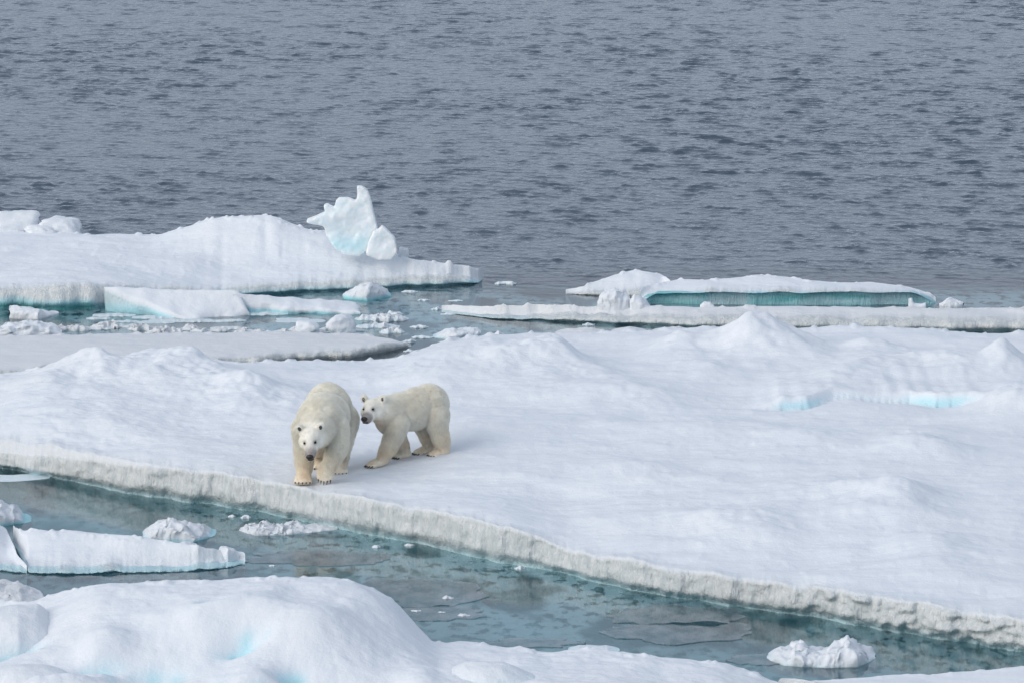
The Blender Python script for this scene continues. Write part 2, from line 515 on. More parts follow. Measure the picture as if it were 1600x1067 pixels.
def main_h(x, y, u, d0, d1):
    h = 0
    M = lambda *a, **k: mound(x, y, *a, **k)
    h = h + M(1178, 566, 0.54, 0.62, 0.75, 0.85, p=1.15, skew=0.10, seed=3)
    h = h + M(1062, 566, 0.24, 0.45, 0.45, 0.9, p=1.2, seed=5)
    h = h + M(872, 586, 0.33, 0.75, 0.42, 1.3, p=1.15, skew=0.25, seed=7)
    h = h + M(770, 592, 0.20, 0.9, 0.8, 1.6, p=1.2, skew=0.3, seed=8)
    h = h + M(378, 628, 0.34, 0.85, 0.8, 1.7, p=1.1, skew=0.35, seed=9)
    h = h + M(215, 600, 0.22, 0.9, 0.8, 1.4, p=1.3, seed=11)
    h = h + M(80, 612, 0.15, 0.8, 0.8, 1.2, p=1.3, seed=12)
    h = h + M(1562, 598, 0.34, 0.42, 0.5, 0.9, p=1.15, seed=13)
    h = h + M(1355, 568, 0.14, 0.35, 0.5, 0.7, p=1.4, seed=14)
    h = h + M(1330, 612, 0.20, 0.95, 1.3, 1.6, p=1.3, skew=-0.5, seed=15)
    h = h + M(1600, 654, 0.26, 0.6, 1.2, 1.2, p=1.6, seed=16)
    h = h + M(1150, 812, 0.17, 1.1, .7, 1.1, p=1.4, seed=17)
    h = h + M(1400, 790, 0.19, 0.9, .6, 1.1, p=1.4, seed=18)
    h = h + M(1440, 716, 0.17, 0.9, .7, 1.2, p=1.4, seed=19)
    h = h + M(1480, 852, 0.14, 0.8, .7, 1.2, p=1.4, seed=20)
    h = h + M(30, 660, 0.10, 1.4, 1.4, 2.0, p=1.4, seed=21)
    for (px, py, a, wl, wr, wy, sd) in ((650, 604, .18, 1.2, .9, 1.1, 131), (1240, 704, .11, 1.1, .8, 1.0, 132), (985, 642, .13, 1.2, .8, 1.0, 133), (140, 596, .20, .6, .5, .7, 134),
                                        (300, 598, .18, .6, .5, .8, 135), (1000, 745, .09, 1.2, .9, 1.1, 136), (800, 690, .09, 1.2, 1.0, 1.2, 137), (1290, 772, .10, .9, .7, .9, 138),
                                        (180, 668, .11, 1.3, 1.0, 1.3, 139), (1110, 600, .12, .8, .7, .8, 140), (1480, 600, .14, .7, .8, .8, 141), (1060, 690, .08, 1.0, .8, .9, 142)):
        h = h + M(px, py, a, wl, wr, wy, p=1.35, skew=0.25, seed=sd)
    bp = place(590, 738, .55)            # the bears walk on a level stretch
    h = h * 1.28 * (1 + 0.30 * fbm(x * 1.3, y * 1.1, 0, 4, 303)) * (1 - .9 * np.exp(-((x - bp.x) / 1.5) ** 2 - ((y - bp.y - .6) / 2.2) ** 2))
    # ledge with an open crack under it
    yl = Yg(pl(u, LEDGE), 0.6)
    s = pl(u, [(1175, 0), (1215, .13), (1275, .14), (1310, .10), (1400, .12), (1430, .17), (1505, .16), (1550, .0)])
    s = s * (1 + 0.3 * pn(x * 5, 0.2, 0, 91))
    h = h + s * np.exp(-np.clip(y - yl, 0, 9) / 1.4) * sstep(0, .16, y - yl)
    h = h - 0.3 * s * np.exp(-np.clip(yl - y, 0, 9) / 0.35) * (y <= yl)
    # wind drift ripples
    h = h + 0.030 * pn(x * 0.45 + 0.12 * y, y * 1.0, 0, 95) * d0 + 0.010 * pn(x * 1.0 + 0.3 * y, y * 2.4, 0, 96) * d0
    return h

LEDGE = [(1150, 658), (1215, 656), (1260, 655), (1300, 646), (1420, 643), (1460, 651), (1510, 651), (1560, 655)]

def main_blue(U, X, Y, Z, front):
    b = np.zeros_like(Y)
    yl = Yg(pl(U[0], LEDGE), 0.6)[None, :]
    s = pl(U[0], [(1195, 0), (1225, .7), (1262, .75), (1295, .25), (1400, .25), (1440, .85), (1490, .8), (1545, 0)])[None, :]
    b = np.maximum(b, 0.62 * s * np.exp(-((Y - yl - 0.02) / 0.07) ** 2) * ~front)
    foot = front * (1 - sstep(-0.04, 0.16, Z)) * 0.42
    sub = front * (1 - sstep(-.09, .01, Z)) * .9
    return np.maximum(np.maximum(b, foot), sub)

floe('main_ice_floe', 'wide snow-covered floe with a sheer pale edge, two bears walking on it', np.arange(-420, 2021, 3.0),
     MAIN_FRONT, MAIN_BACK, [(-500, .6), (600, .6), (700, .75), (1300, .75), (2200, .7)], crest=[(a, b - (2 if 300 < a < 650 else 5)) for a, b in MAIN_CREST], inset=0.05,
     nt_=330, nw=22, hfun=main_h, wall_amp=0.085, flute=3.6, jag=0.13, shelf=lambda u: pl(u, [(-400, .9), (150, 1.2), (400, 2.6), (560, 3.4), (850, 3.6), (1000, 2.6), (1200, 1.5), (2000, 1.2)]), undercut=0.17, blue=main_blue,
     rough=0.026, und=0.07, crumb=0.09, seed=11, knob=lambda u: 0.25 + 0.75 * sstep(1150, 1350, u), blend=0.6)

# --- far floe on the left
B_FRONT = [(-500, 484), (0, 484), (100, 487), (148, 485), (200, 478), (280, 470), (350, 464), (430, 460), (540, 456), (620, 451), (700, 448), (735, 446), (748, 443), (754, 438)]
B_CREST = [(-500, 447), (0, 448), (60, 446), (140, 442), (200, 447), (350, 452), (430, 444), (540, 438), (620, 431), (700, 430), (735, 432), (748, 437), (754, 439)]
B_BACK = [(-500, 362), (0, 363), (100, 364), (160, 368), (250, 369), (285, 360), (320, 350), (350, 345), (415, 338), (440, 344), (480, 357), (520, 366), (560, 376), (620, 396), (645, 405), (690, 411), (722, 417), (738, 423), (748, 431), (754, 437)]
def b_h(x, y, u, d0, d1):
    h = mound(x, y, 560, 425, 0.12, 1.2, 1.0, .8, seed=31) + mound(x, y, 330, 372, 0.10, .8, .8, .5, seed=32)
    return h
def b_blue(U, X, Y, Z, front):
    left = 1 - sstep(140, 160, U)
    f = front * left * (1 - sstep(0.02, 0.27 + 0.12 * pn(X * 1.6, 0.5, 0, 41), Z)) * 1.0
    return np.maximum(f, front * 0.55 * (1 - sstep(0.0, 0.16, Z)))
floe('far_ice_floe', 'far floe with a snow hump and a jagged ice pinnacle on it', np.arange(-420, 754.1, 2.0), B_FRONT, B_BACK,
     [(-500, .55), (250, .55), (330, .85), (420, 1.0), (480, .8), (560, .62), (640, .45), (720, .30), (754, .22)], crest=B_CREST, inset=0.22,
     nt_=110, nw=16, hfun=b_h, wall_amp=0.08, flute=1.6, jag=0.15, shelf=1.0, undercut=0.12, taper=(0, 26), blue=b_blue, hump=.55,
     rough=0.03, und=0.09, crumb=0.10, seed=23, blend=1.0)

# --- flat pan between
floe('flat_ice_pan', 'low flat pan of dull snow behind the main floe', np.arange(-420, 640.1, 3.0),
     [(-500, 600), (0, 592), (250, 579), (440, 568), (560, 557), (610, 549), (640, 541)],
     [(-500, 524), (0, 524), (150, 521), (300, 519), (480, 519), (560, 521), (610, 530), (640, 539)],
     [(-500, .12), (500, .12), (640, .05)], edge=0.13, inset=0.10, nt_=50, nw=8, wall_amp=0.05, flute=3, jag=0.25, shelf=0.8,
     taper=(0, 24), mat=M_DULL, rough=0.02, und=0.03, crumb=0.05, seed=37)

# --- long narrow floe on the right
def e_blue(U, X, Y, Z, front):
    return front * 0.30 * (1 - sstep(0.0, 0.10, Z))
floe('long_narrow_floe', 'long narrow floe with a rounded grey snow edge below the blue-walled raft', np.arange(690, 2021, 3.0),
     [(690, 488), (720, 493), (780, 500), (900, 504), (1000, 509), (1100, 514), (1200, 515), (1300, 516), (1450, 518), (1600, 520), (2100, 524)],
     [(690, 486), (760, 481), (900, 478), (1000, 478), (1100, 479), (1300, 479), (1450, 482), (1600, 481), (2100, 478)],
     [(690, .08), (800, .2), (1000, .25), (2100, .25)],
     crest=[(690, 487), (720, 489), (780, 492), (900, 490), (1000, 492), (1200, 494), (1400, 495), (1600, 497), (2100, 500)],
     inset=0.28, nt_=40, nw=12, wall_amp=0.06, flute=2.2, jag=0.12, shelf=0.7, undercut=0.12, taper=(40, 0), mat=M_DULL, blue=e_blue,
     rough=0.03, und=0.05, crumb=0.07, seed=43)

# --- raft with the turquoise wall
def d_rec(u):
    e = sstep(1000, 1030, u) * (1 - sstep(1425, 1460, u))
    return 0.16 * e, 0.02 + (0.20 + 0.03 * pn(u * .02, 0.3, 0, 2)) * e
def d_blue(U, X, Y, Z, front):
    a = 0.85 - 0.45 * sstep(1100, 1112, U) * (1 - sstep(1162, 1174, U)) - 0.30 * sstep(1330, 1440, U)
    lip = 1 - sstep(0.20, 0.27, Z)
    a = a * (0.85 + 0.5 * fbm(X * 1.2, Z * 9, 0, 3, 48))
    return front * a * lip
floe('turquoise_walled_raft', 'snow-capped ice raft with a turquoise wall under its overhanging rim', np.arange(1000, 1462.1, 2.0),
     [(1000, 476), (1100, 478), (1300, 479), (1420, 478), (1462, 474)],
     [(1000, 452), (1020, 444), (1060, 437), (1100, 438), (1150, 434), (1195, 430), (1228, 432), (1262, 438), (1310, 441), (1360, 441), (1420, 448), (1450, 458), (1462, 466)],
     [(1000, .24), (1100, .29), (1195, .36), (1300, .29), (1400, .25), (1462, .10)],
     crest=[(1000, 461), (1060, 457), (1110, 454), (1200, 452), (1300, 452), (1400, 454), (1440, 459), (1462, 468)],
     inset=0.15, nt_=50, nw=24, wall_amp=0.02, flute=2, jag=0.05, shelf=0.4, recess=d_rec, taper=(12, 14), blue=d_blue,
     rough=0.02, und=0.04, crumb=0.05, seed=47)

floe('snow_topped_floe', 'low white peaked floe beside the turquoise-walled raft', np.arange(884, 1048.1, 2.0),
     [(884, 460), (940, 463), (1000, 466), (1048, 464)],
     [(884, 459), (905, 450), (930, 440), (960, 430), (990, 422), (1010, 425), (1035, 428), (1048, 440)],
     [(884, .04), (930, .16), (990, .32), (1035, .27), (1048, .2)],
     crest=[(884, 459.5), (905, 456), (940, 455), (1000, 452), (1048, 455)], inset=0.2, nt_=36, nw=8, wall_amp=0.03, jag=0.06, shelf=0.4,
     taper=(25, 10), rough=0.02, und=0.04, crumb=0.06, seed=53)

# --- near floe on the left, split by a crack
def g_blue(U, X, Y, Z, front):
    return front * 0.45 * (1 - sstep(0.0, 0.11, Z))
floe('cracked_low_floe', 'low snowy floe with lumps on its tip, right of the crack', np.arange(21, 384.1, 2.0),
     [(21, 850), (32, 872), (45, 896), (100, 897), (200, 896), (300, 893), (350, 889), (384, 882)],
     [(21, 836), (30, 829), (60, 828), (110, 829), (150, 831), (200, 836), (250, 841), (300, 851), (330, 860), (368, 868), (380, 873), (384, 879)],
     [(21, .20), (60, .28), (200, .30), (300, .24), (370, .12), (384, .08)],
     crest=[(21, 842), (32, 860), (45, 882), (100, 883), (200, 882), (300, 884), (350, 884), (384, 881)],
     inset=0.3, nt_=60, nw=12, wall_amp=0.05, flute=3, jag=0.05, shelf=0.9, undercut=0.12, taper=(10, 14), blue=g_blue,
     rough=0.03, und=0.07, crumb=0.06, seed=59)
floe('cracked_low_floe', 'broken-off piece of low snowy floe, left of the crack', np.arange(-420, 43.1, 2.0),
     [(-420, 890), (0, 893), (43, 897)],
     [(-420, 815), (-60, 819), (0, 820), (12, 826), (20, 846), (30, 872), (43, 894)],
     [(-420, .35), (-20, .33), (12, .2), (20, .15), (30, .10), (43, .04)],
     crest=[(-420, 876), (0, 880), (30, 886), (43, 895)],
     inset=0.3, nt_=50, nw=10, wall_amp=0.05, flute=3, jag=0.05, shelf=0.8, undercut=0.12, taper=(0, 10), blue=g_blue,
     rough=0.03, und=0.06, crumb=0.10, seed=61)

# --- foreground floe
H_BACK = [(-420, 940), (-60, 938), (0, 940), (60, 938), (100, 923), (150, 913), (230, 907), (330, 903), (380, 901), (420, 900), (470, 902), (500, 903), (555, 908), (590, 919), (612, 932), (640, 962), (655, 978), (676, 998),
          (700, 1002), (800, 1010), (870, 1015), (1000, 1020), (1060, 1028), (1130, 1035), (1160, 1042), (1200, 1058), (1228, 1066), (1244, 1074)]
H_Z = [(-420, .55), (0, .55), (60, .68), (150, .98), (420, 1.08), (555, 1.02), (612, .85), (640, .62), (676, .36), (800, .34), (1000, .34), (1130, .28), (1200, .12), (1244, .05)]
CREV = [(22, 1020, 40, 9, 1.0), (338, 1013, 26, 7, .7), (378, 1034, 36, 9, .9), (232, 1050, 60, 16, .65), (292, 1062, 50, 9, 1.0), (455, 1054, 26, 10, .9),
        (150, 1045, 44, 8, .6), (105, 1056, 34, 7, .45), (525, 1060, 50, 14, .7), (420, 1066, 80, 8, .6)]
def h_h(x, y, u, d0, d1):
    M = lambda *a, **k: mound(x, y, *a, z0=.5, **k)
    h = -0.40 * sstep(52.4, 50.2, y) * sstep(0, 1, pl(u, [(0, 0), (120, .6), (300, 1), (600, 1), (680, .0)]))
    h = h + M(330, 1018, 0.30, .55, .9, .45, p=1.5, seed=71) + M(170, 1030, .16, .35, .3, .35, p=1.5, seed=72)
    h = h + M(500, 1030, .28, .6, .5, .5, p=1.5, seed=73) + M(390, 1062, .20, .4, .4, .35, p=1.6, seed=74)
    h = h + M(110, 1062, .20, .5, .4, .4, p=1.6, seed=75) + M(240, 1075, .18, .35, .35, .3, p=1.6, seed=76)
    h = h + M(730, 1035, .10, .4, .5, .4, p=1.5, seed=77) + M(640, 1050, .14, .5, .4, .5, p=1.6, seed=78)
    h = h + M(900, 1060, .10, .6, .7, .5, p=1.5, seed=79) + M(1120, 1062, .10, .5, .4, .4, p=1.6, seed=80)
    h = h + 0.03 * fbm(x * 1.7, y * 1.5, 0, 4, 83) * d0
    for (px, py, w, hh, s) in CREV:
        c = place(px, py, .5); sw = w / ppm(c.y); sy = hh / ppm(c.y) / 0.45
        h = h - 0.16 * np.exp(-((x - c.x) / sw) ** 2 - ((y - c.y - 0.25 * (x - c.x)) / sy) ** 2)
    return h
def h_blue(U, X, Y, Z, front):
    b = np.zeros_like(Y)
    for (px, py, w, hh, s) in CREV:
        c = place(px, py, .5); sw = w / ppm(c.y); sy = hh / ppm(c.y) / 0.45
        b = np.maximum(b, s * np.exp(-((X - c.x) / sw) ** 2 * 1.3 - ((Y - c.y - 0.25 * (X - c.x)) / sy) ** 2 * 1.3) * (0.8 + 0.9 * pn(X * 5, Y * 4, 0, 84)))
    return b
floe('foreground_ice_floe', 'snow-heaped floe with a broad smooth hump and blue cracks', np.arange(-420, 1244.1, 2.5),
     [(-420, 1230), (1205, 1220), (1238, 1120), (1244, 1080)], H_BACK, H_Z, edge=0.35, inset=0.15, nt_=220, nw=8, hfun=h_h, wall_amp=0.05, jag=0.1,
     shelf=0.8, taper=(0, 40), blue=h_blue, rough=0.03, und=0.05, crumb=0.06, seed=67, blend=0.9, backdrop=0.8)
floe('low_foreground_floe', 'low smooth snow floe past the gap in the foreground ice', np.arange(1216, 2021, 3.0),
     [(1216, 1072), (1300, 1110), (1500, 1160), (2100, 1220)],
     [(1216, 1070), (1260, 1065), (1330, 1058), (1440, 1052), (1446, 1054), (1520, 1047), (1600, 1040), (2100, 1000)],
     [(1216, .04), (1300, .2), (1600, .35), (2100, .5)], edge=0.3, inset=0.15, nt_=60, nw=8, wall_amp=0.05, jag=0.08, shelf=0.6,
     taper=(150, 0), rough=0.02, und=0.04, crumb=0.03, seed=89, backdrop=0.8)
#PART2
# ------------------------------------------------------------------ loose ice
def lump(name, label, base, sil, depth=0.5, z0=0.0, amp=0.06, seed=1, n=60, rows=26, pw=0.6, lean=0.5, mat=None, blue=0.0, blue_h=0.08,
         cat='ice chunk', group=None, freq=5.0, sink=0.25, rounded=False):
    """chunk with a given outline: base = foot line, sil = upper outline (photo pixels), depth in metres"""
    us = np.linspace(base[0][0], base[-1][0], n)
    w = (us - us[0]) / (us[-1] - us[0])
    yf = Yg(pl(us, base), z0)
    if rounded:
        k0 = np.hanning(37)[1:-1]; k0 /= k0.sum()
        yf = np.convolve(np.pad(yf, 17, mode='edge'), k0, 'valid')
    e = np.clip(1 - (2 * w - 1) ** 4, 0, 1) ** 0.5
    d = depth * (0.18 + 0.82 * e)
    ymid = yf + 0.15 * depth * (1 - e)
    zc = np.maximum(Zat(ymid + d * lean, pl(us, sil)) - z0, 0.01)
    if rounded:
        kk = np.hanning(27)[1:-1]; kk /= kk.sum()
        zc = np.convolve(np.pad(zc, 12, mode='edge'), kk, 'valid') * (.12 + .88 * e)
    sink = min(sink, .6 * float(zc.max()))
    Ys, Zs = [ymid + d * .12], [np.full(n, -sink)]
    for i in range(rows + 1):
        ph = math.pi * i / rows
        y = ymid + (d * lean * (1 - math.cos(ph)) if ph <= math.pi / 2 else d * lean + d * (1 - lean) * (-math.cos(ph)))
        z = zc * max(math.sin(ph), 0) ** pw
        Ys.append(y); Zs.append(z)
    Ys.append(ymid + d * .9); Zs.append(np.full(n, -sink))
    Y, Z = np.array(Ys), np.array(Zs)
    U = np.broadcast_to(us, Y.shape)
    X = Xat(U, Y)
    m = np.clip(Z / 0.08, 0, 1) * 0.8 + 0.2
    a = amp * m
    s = freq
    X2 = X + a * fbm(X * s, Y * s, Z * s + 5, 4, seed)
    Y2 = Y + a * 1.6 * fbm(X * s, Y * s, Z * s + 11, 4, seed + 1)
    Z2 = Z + a * fbm(X * s * 1.2, Y * s * 1.2, Z * s + 17, 4, seed + 2) * np.clip(Z / 0.05, 0, 1) + z0
    B = blue * (1 - sstep(0.0, blue_h, Z2 - z0))
    V = np.stack([X2, Y2, Z2], -1).reshape(-1, 3)
    me = mesh_np(name, V, grid_faces(*Y.shape), {'blue': B, 'wall': np.full(Y.shape, 0.15)})
    return tag(link(name, me, mat or M_SNOW), label, cat, group)

_ICO = {}
def ico(sub):
    if sub not in _ICO:
        import bmesh
        bm = bmesh.new()
        bmesh.ops.create_icosphere(bm, subdivisions=sub, radius=1)
        bm.verts.ensure_lookup_table()
        _ICO[sub] = (np.array([v.co[:] for v in bm.verts]), np.array([[v.index for v in f.verts] for f in bm.faces]))
        bm.free()
    return _ICO[sub]

def block_verts(rng, sub, w, d, h, seed, facets=9, soft=0.12, amp=0.07):
    """an irregular broken block: a faceted body with worn edges"""
    v, f = ico(sub)
    dirs = rng.normal(size=(facets, 3)); dirs /= np.linalg.norm(dirs, axis=1)[:, None]
    dirs = np.vstack([dirs, [[0, 0, 1], [0, 0, -1], [1, 0, .1], [-1, 0, .1], [0, -1, .1], [0, 1, 0]]])
    off = np.concatenate([rng.uniform(.72, 1.05, facets), [.8, .8, .9, .9, .85, .85]])
    c = np.maximum(v @ dirs.T, 1e-3) / off
    k = 1 / soft
    r = (np.sum(c ** k, axis=1)) ** (-1 / k)
    p = v * r[:, None]
    n = fbm(p[:, 0] * 2.6 + seed, p[:, 1] * 2.6, p[:, 2] * 2.6, 4, seed)
    p = p * (1 + amp * 2 * n)[:, None]
    return p * np.array([w / 2, d / 2, h / 2]), f

def chunk(name, label, px, py, wpx, hpx, depth=0.75, z0=0.0, seed=1, sub=4, rot=0, tilt=0.0, mat=None, blue=0.5, group=None, cat='ice chunk', sunk=0.3):
    rng = np.random.RandomState(seed)
    c = place(px, py, z0)
    s = ppm(c.y)
    w, h = wpx / s, hpx / s / 0.98
    H = h * (1 + sunk) / 0.86
    p, f = block_verts(rng, sub, w, w * depth, H, seed)
    p = p @ np.array(Euler((0, tilt, rot)).to_matrix()).T
    p = p + np.array([c.x, c.y + w * depth * .42, z0 + h - p[:, 2].max()])
    b = blue * (1 - sstep(0.0, max(h * .35, 0.04), p[:, 2] - z0))
    me = mesh_np(name, p, f, {'blue': b, 'wall': np.full(len(p), .15)})
    return tag(link(name, me, mat or M_SNOW), label, cat, group)

# tilted slabs at the front of the far floe
def slab(name, label, top, thick_px, seed, blue=0.3):
    """tilted plate: top = corners (px, py, z) of its upper face, going round"""
    import bmesh
    T = [Vector(place(a, b, z)) for a, b, z in top]
    n = 26
    c0, c1, c2, c3 = [np.array(v) for v in T]
    s, t = np.meshgrid(np.linspace(0, 1, n * 2), np.linspace(0, 1, n))
    P = ((1 - s) * (1 - t))[..., None] * c0 + (s * (1 - t))[..., None] * c1 + (s * t)[..., None] * c2 + ((1 - s) * t)[..., None] * c3
    edge = np.minimum(np.minimum(s, 1 - s) * 2, np.minimum(t, 1 - t))
    P[..., 2] += 0.03 * fbm(P[..., 0] * 3, P[..., 1] * 2, 0, 4, seed) - 0.03 * (1 - sstep(0, .08, edge))
    P[..., 1] += 0.10 * fbm(P[..., 0] * 2.5, P[..., 1] * .5, 0, 4, seed + 1) * (1 - sstep(0, .3, t))
    P[..., 0] += 0.06 * fbm(P[..., 0] * .5, P[..., 1] * 2.5, 0, 3, seed + 2)
    # skirt
    ring = np.concatenate([P[0, :], P[1:, -1], P[-1, -2::-1], P[-2:0:-1, 0]])
    idx = np.arange(n * n * 2).reshape(n, n * 2)
    ri = np.concatenate([idx[0, :], idx[1:, -1], idx[-1, -2::-1], idx[-2:0:-1, 0]])
    V = P.reshape(-1, 3); F = [grid_faces(n, n * 2)]
    prev = ri; B = [np.zeros(len(V))]; W = [np.full(len(V), .05)]
    m = len(ri); base = len(V)
    for q in range(1, 8):
        r = ring.copy()
        dz = thick_px * q / 7
        r[:, 2] = np.maximum(ring[:, 2] - dz, -0.4)
        r[:, 1] += 0.05 * fbm(ring[:, 0] * 3, r[:, 2] * 4, 0, 3, seed + 5) + 0.25 * dz
        cur = base + np.arange(m); base += m
        V = np.vstack([V, r])
        F.append(np.stack([prev, cur, np.roll(cur, -1), np.roll(prev, -1)], -1))
        B.append(blue * .55 * (1 - sstep(0.0, .22, r[:, 2])) + .20); W.append(np.full(m, .5))
        prev = cur
    me = mesh_np(name, V, np.vstack(F), {'blue': np.concatenate(B), 'wall': np.concatenate(W)})
    return tag(link(name, me, M_SNOW), label, 'ice slab')

slab('tilted_ice_slab', 'tilted slab sliding from the far floe, grey-blue broken side', [(292, 497, .02), (388, 491, .03), (372, 452, .40), (160, 446, .45)], .55, 101, .75)
slab('tilted_ice_slab', 'thinner tilted slab leaning between the far floe and the boulder with a turquoise foot', [(388, 478, .13), (566, 487, .05), (556, 470, .12), (362, 457, .36)], .28, 107, .8)

lump('ice_boulder', 'snowy boulder with a turquoise foot at the front of the far floe', [(536, 468), (575, 471), (612, 465)],
     [(536, 462), (548, 454), (562, 446), (578, 440), (590, 444), (600, 452), (612, 462)], depth=0.55, seed=3, blue=.9, blue_h=.09, amp=.05)

# jagged pinnacle and its neighbours, frozen onto the far floe
def outline_block(name, label, pts, y, thick, seed, voxel=0.02, amp=0.009, bluef=None, cat='ice pinnacle'):
    import bmesh
    bm = bmesh.new()
    P = [(float(Xat(a, y, 0.8)), float(Zat(y, b))) for a, b in pts]
    fr = [bm.verts.new((x, -thick / 2, z)) for x, z in P]
    bk = [bm.verts.new((x * 1.0, thick / 2, z)) for x, z in P]
    bm.faces.new(fr); bm.faces.new(bk[::-1])
    for i in range(len(P)):
        j = (i + 1) % len(P)
        bm.faces.new((fr[j], fr[i], bk[i], bk[j]))
    bmesh.ops.recalc_face_normals(bm, faces=bm.faces)
    me = bpy.data.meshes.new('tmp'); bm.to_mesh(me); bm.free()
    o = bpy.data.objects.new('tmp', me); COL.objects.link(o)
    r = o.modifiers.new('r', 'REMESH'); r.mode = 'VOXEL'; r.voxel_size = voxel
    s = o.modifiers.new('s', 'SMOOTH'); s.factor = 0.5; s.iterations = 2
    dg = bpy.context.evaluated_depsgraph_get()
    m2 = bpy.data.meshes.new_from_object(o.evaluated_get(dg))
    bpy.data.objects.remove(o); bpy.data.meshes.remove(me)
    n = len(m2.vertices)
    v = np.empty(n * 3); m2.vertices.foreach_get('co', v); v = v.reshape(-1, 3)
    # thin towards the outline's top, thick at the foot; chipped faces
    zt = (v[:, 2] - v[:, 2].min()) / np.ptp(v[:, 2])
    v[:, 1] *= 1.0 - 0.72 * zt
    face = fbm(v[:, 0] * 3.0, v[:, 2] * 3.0, 0.3, 4, seed)
    v[:, 1] += 0.5 * thick * face * np.sign(v[:, 1]) * 0.16
    for a in range(3):
        v[:, a] += amp * fbm(v[:, 0] * 6, v[:, 1] * 6, v[:, 2] * 6 + a * 7, 3, seed + a + 1)
    m2.vertices.foreach_set('co', v.ravel()); m2.name = name
    m2.polygons.foreach_set('use_smooth', np.ones(len(m2.polygons), bool))
    b = np.zeros(n) if bluef is None else bluef(zt, v)
    for nm, arr in (('blue', b), ('wall', np.full(n, .1))):
        m2.attributes.new(nm, 'FLOAT', 'POINT').data.foreach_set('value', np.clip(arr, 0, 1).astype(np.float32))
    m2.materials.clear()
    m2.update()
    ob = link(name, m2, M_ICE)
    ob.location = (0, y, 0)
    return tag(ob, label, cat)

YP = float(Yg(388, 0.62))
outline_block('ice_pinnacle', 'jagged ice pinnacle with spikes and a pale blue hollow on the far floe',
    [(479, 344), (494, 338), (509, 332), (506, 321), (512, 319), (524, 325), (525, 314), (531, 309), (546, 309), (556, 315), (559, 305), (558, 291), (566, 291), (574, 297), (579, 308),
     (584, 332), (590, 356), (588, 372), (580, 386), (562, 398), (540, 396), (524, 386), (511, 368), (506, 352), (494, 350), (482, 348)], YP, 0.5, 5,
    bluef=lambda zt, v: 0.06 + 0.30 * np.exp(-((zt - 0.16) / 0.16) ** 2) * sstep(.1, -.1, v[:, 1]))
outline_block('ice_block', 'white block leaning against the foot of the jagged pinnacle',
    [(572, 396), (576, 378), (583, 362), (592, 358), (597, 352), (603, 358), (617, 372), (621, 394), (612, 404), (590, 404)], YP - .25, 0.45, 9, cat='ice block')
chunk('ice_chunk', 'small crumbly chunk on the slope right of the pinnacle', 631, 405, 20, 17, z0=.42, seed=15, blue=0)
chunk('ice_block', 'rounded ice block on the flat snow rim of the far floe', 22, 366, 84, 34, z0=.55, seed=16, blue=.1, cat='ice block')
chunk('ice_block', 'flat-topped ice block with a sharp tip on the back rim of the far floe', 92, 366, 72, 24, z0=.55, seed=21, blue=.1, cat='ice block', tilt=.1)
chunk('ice_block', 'low snow block in front of the flat-topped block on the far floe', 60, 368, 60, 14, z0=.55, seed=22, blue=0, cat='ice block')

# rubble between the far floe and the flat pan
lump('ice_slab', 'small white slab with a pointed end tilted up from the slush', [(14, 498), (60, 500), (92, 492)],
     [(14, 480), (22, 478), (50, 482), (75, 487), (92, 487)], depth=.5, seed=31, amp=.03, cat='ice slab')
lump('snow_lump', 'crumbly snow lump at the end of the rubble behind the flat pan', [(-40, 526), (30, 526), (98, 523)],
     [(-40, 512), (0, 512), (20, 506), (48, 503), (80, 506), (98, 518)], depth=.7, seed=33, amp=.06, cat='snow lump')
chunk('ice_block', 'cube-like white block on the rubble line behind the flat pan', 531, 520, 52, 25, seed=41, blue=.1, cat='ice block', z0=.05, rot=.3)
chunk('ice_block', 'lower crumbled block beside the cube-like block', 480, 521, 42, 17, seed=42, blue=.1, cat='ice block', z0=.05)
rng = random.Random(5)
def crumb_lump(name, label, px, py, w, h, seed, **kw):
    r = random.Random(seed)
    k = max(5, int(w / 5))
    sil, base = [], []
    for i in range(k + 1):
        t = i / k
        x = px - w / 2 + w * t
        e = (1 - abs(2 * t - 1) ** 2.2) ** .6
        sil.append((x, py - h * e * r.uniform(.45, 1.05)))
        base.append((x, py + h * .35 * e * r.uniform(.2, 1.0)))
    s_ = ppm(float(Yg(py)))
    return lump(name, label, base, sil, depth=max(h * 2.2, w * .45) / s_, seed=seed, n=max(24, int(w * .9)), rows=14, amp=.30 * h / s_ + .012, freq=11, sink=.12, **kw)
RG = 'rubble along the back of the flat pan'
for i in range(26):
    px = 110 + i * 17.5 + rng.uniform(-6, 6)
    py = 519 - 8 * (i / 26) * 0 + rng.uniform(-5, 2) - (4 if i < 6 else 0)
    crumb_lump('ice_rubble', 'small snowy rubble piece in the line behind the flat pan', px, py, rng.uniform(22, 60), rng.uniform(4, 11), 200 + i,
          blue=.1, group=RG, cat='ice rubble', mat=M_DULL)
for i in range(16):
    px = 150 + rng.uniform(0, 320); py = 492 + rng.uniform(-2, 14)
    crumb_lump('ice_rubble', 'low piece of slush ice floating in front of the tilted slab', px, py, rng.uniform(24, 80), rng.uniform(2, 5), 240 + i,
          blue=.2, group='slush in front of the tilted slab', cat='ice rubble', mat=M_DULL)
GAP = [(597, 500, 84, 11), (640, 457, 26, 5), (662, 470, 20, 4), (615, 492, 30, 6), (590, 512, 70, 8), (655, 512, 30, 5), (612, 520, 40, 9), (660, 528, 34, 5), (640, 534, 22, 5), (600, 546, 40, 6),
       (570, 551, 26, 5), (640, 549, 20, 4), (700, 492, 24, 3), (790, 444, 34, 6), (712, 471, 24, 3), (682, 484, 18, 6), (920, 508, 20, 4), (573, 526, 24, 6), (630, 541, 26, 4), (680, 540, 16, 4)]
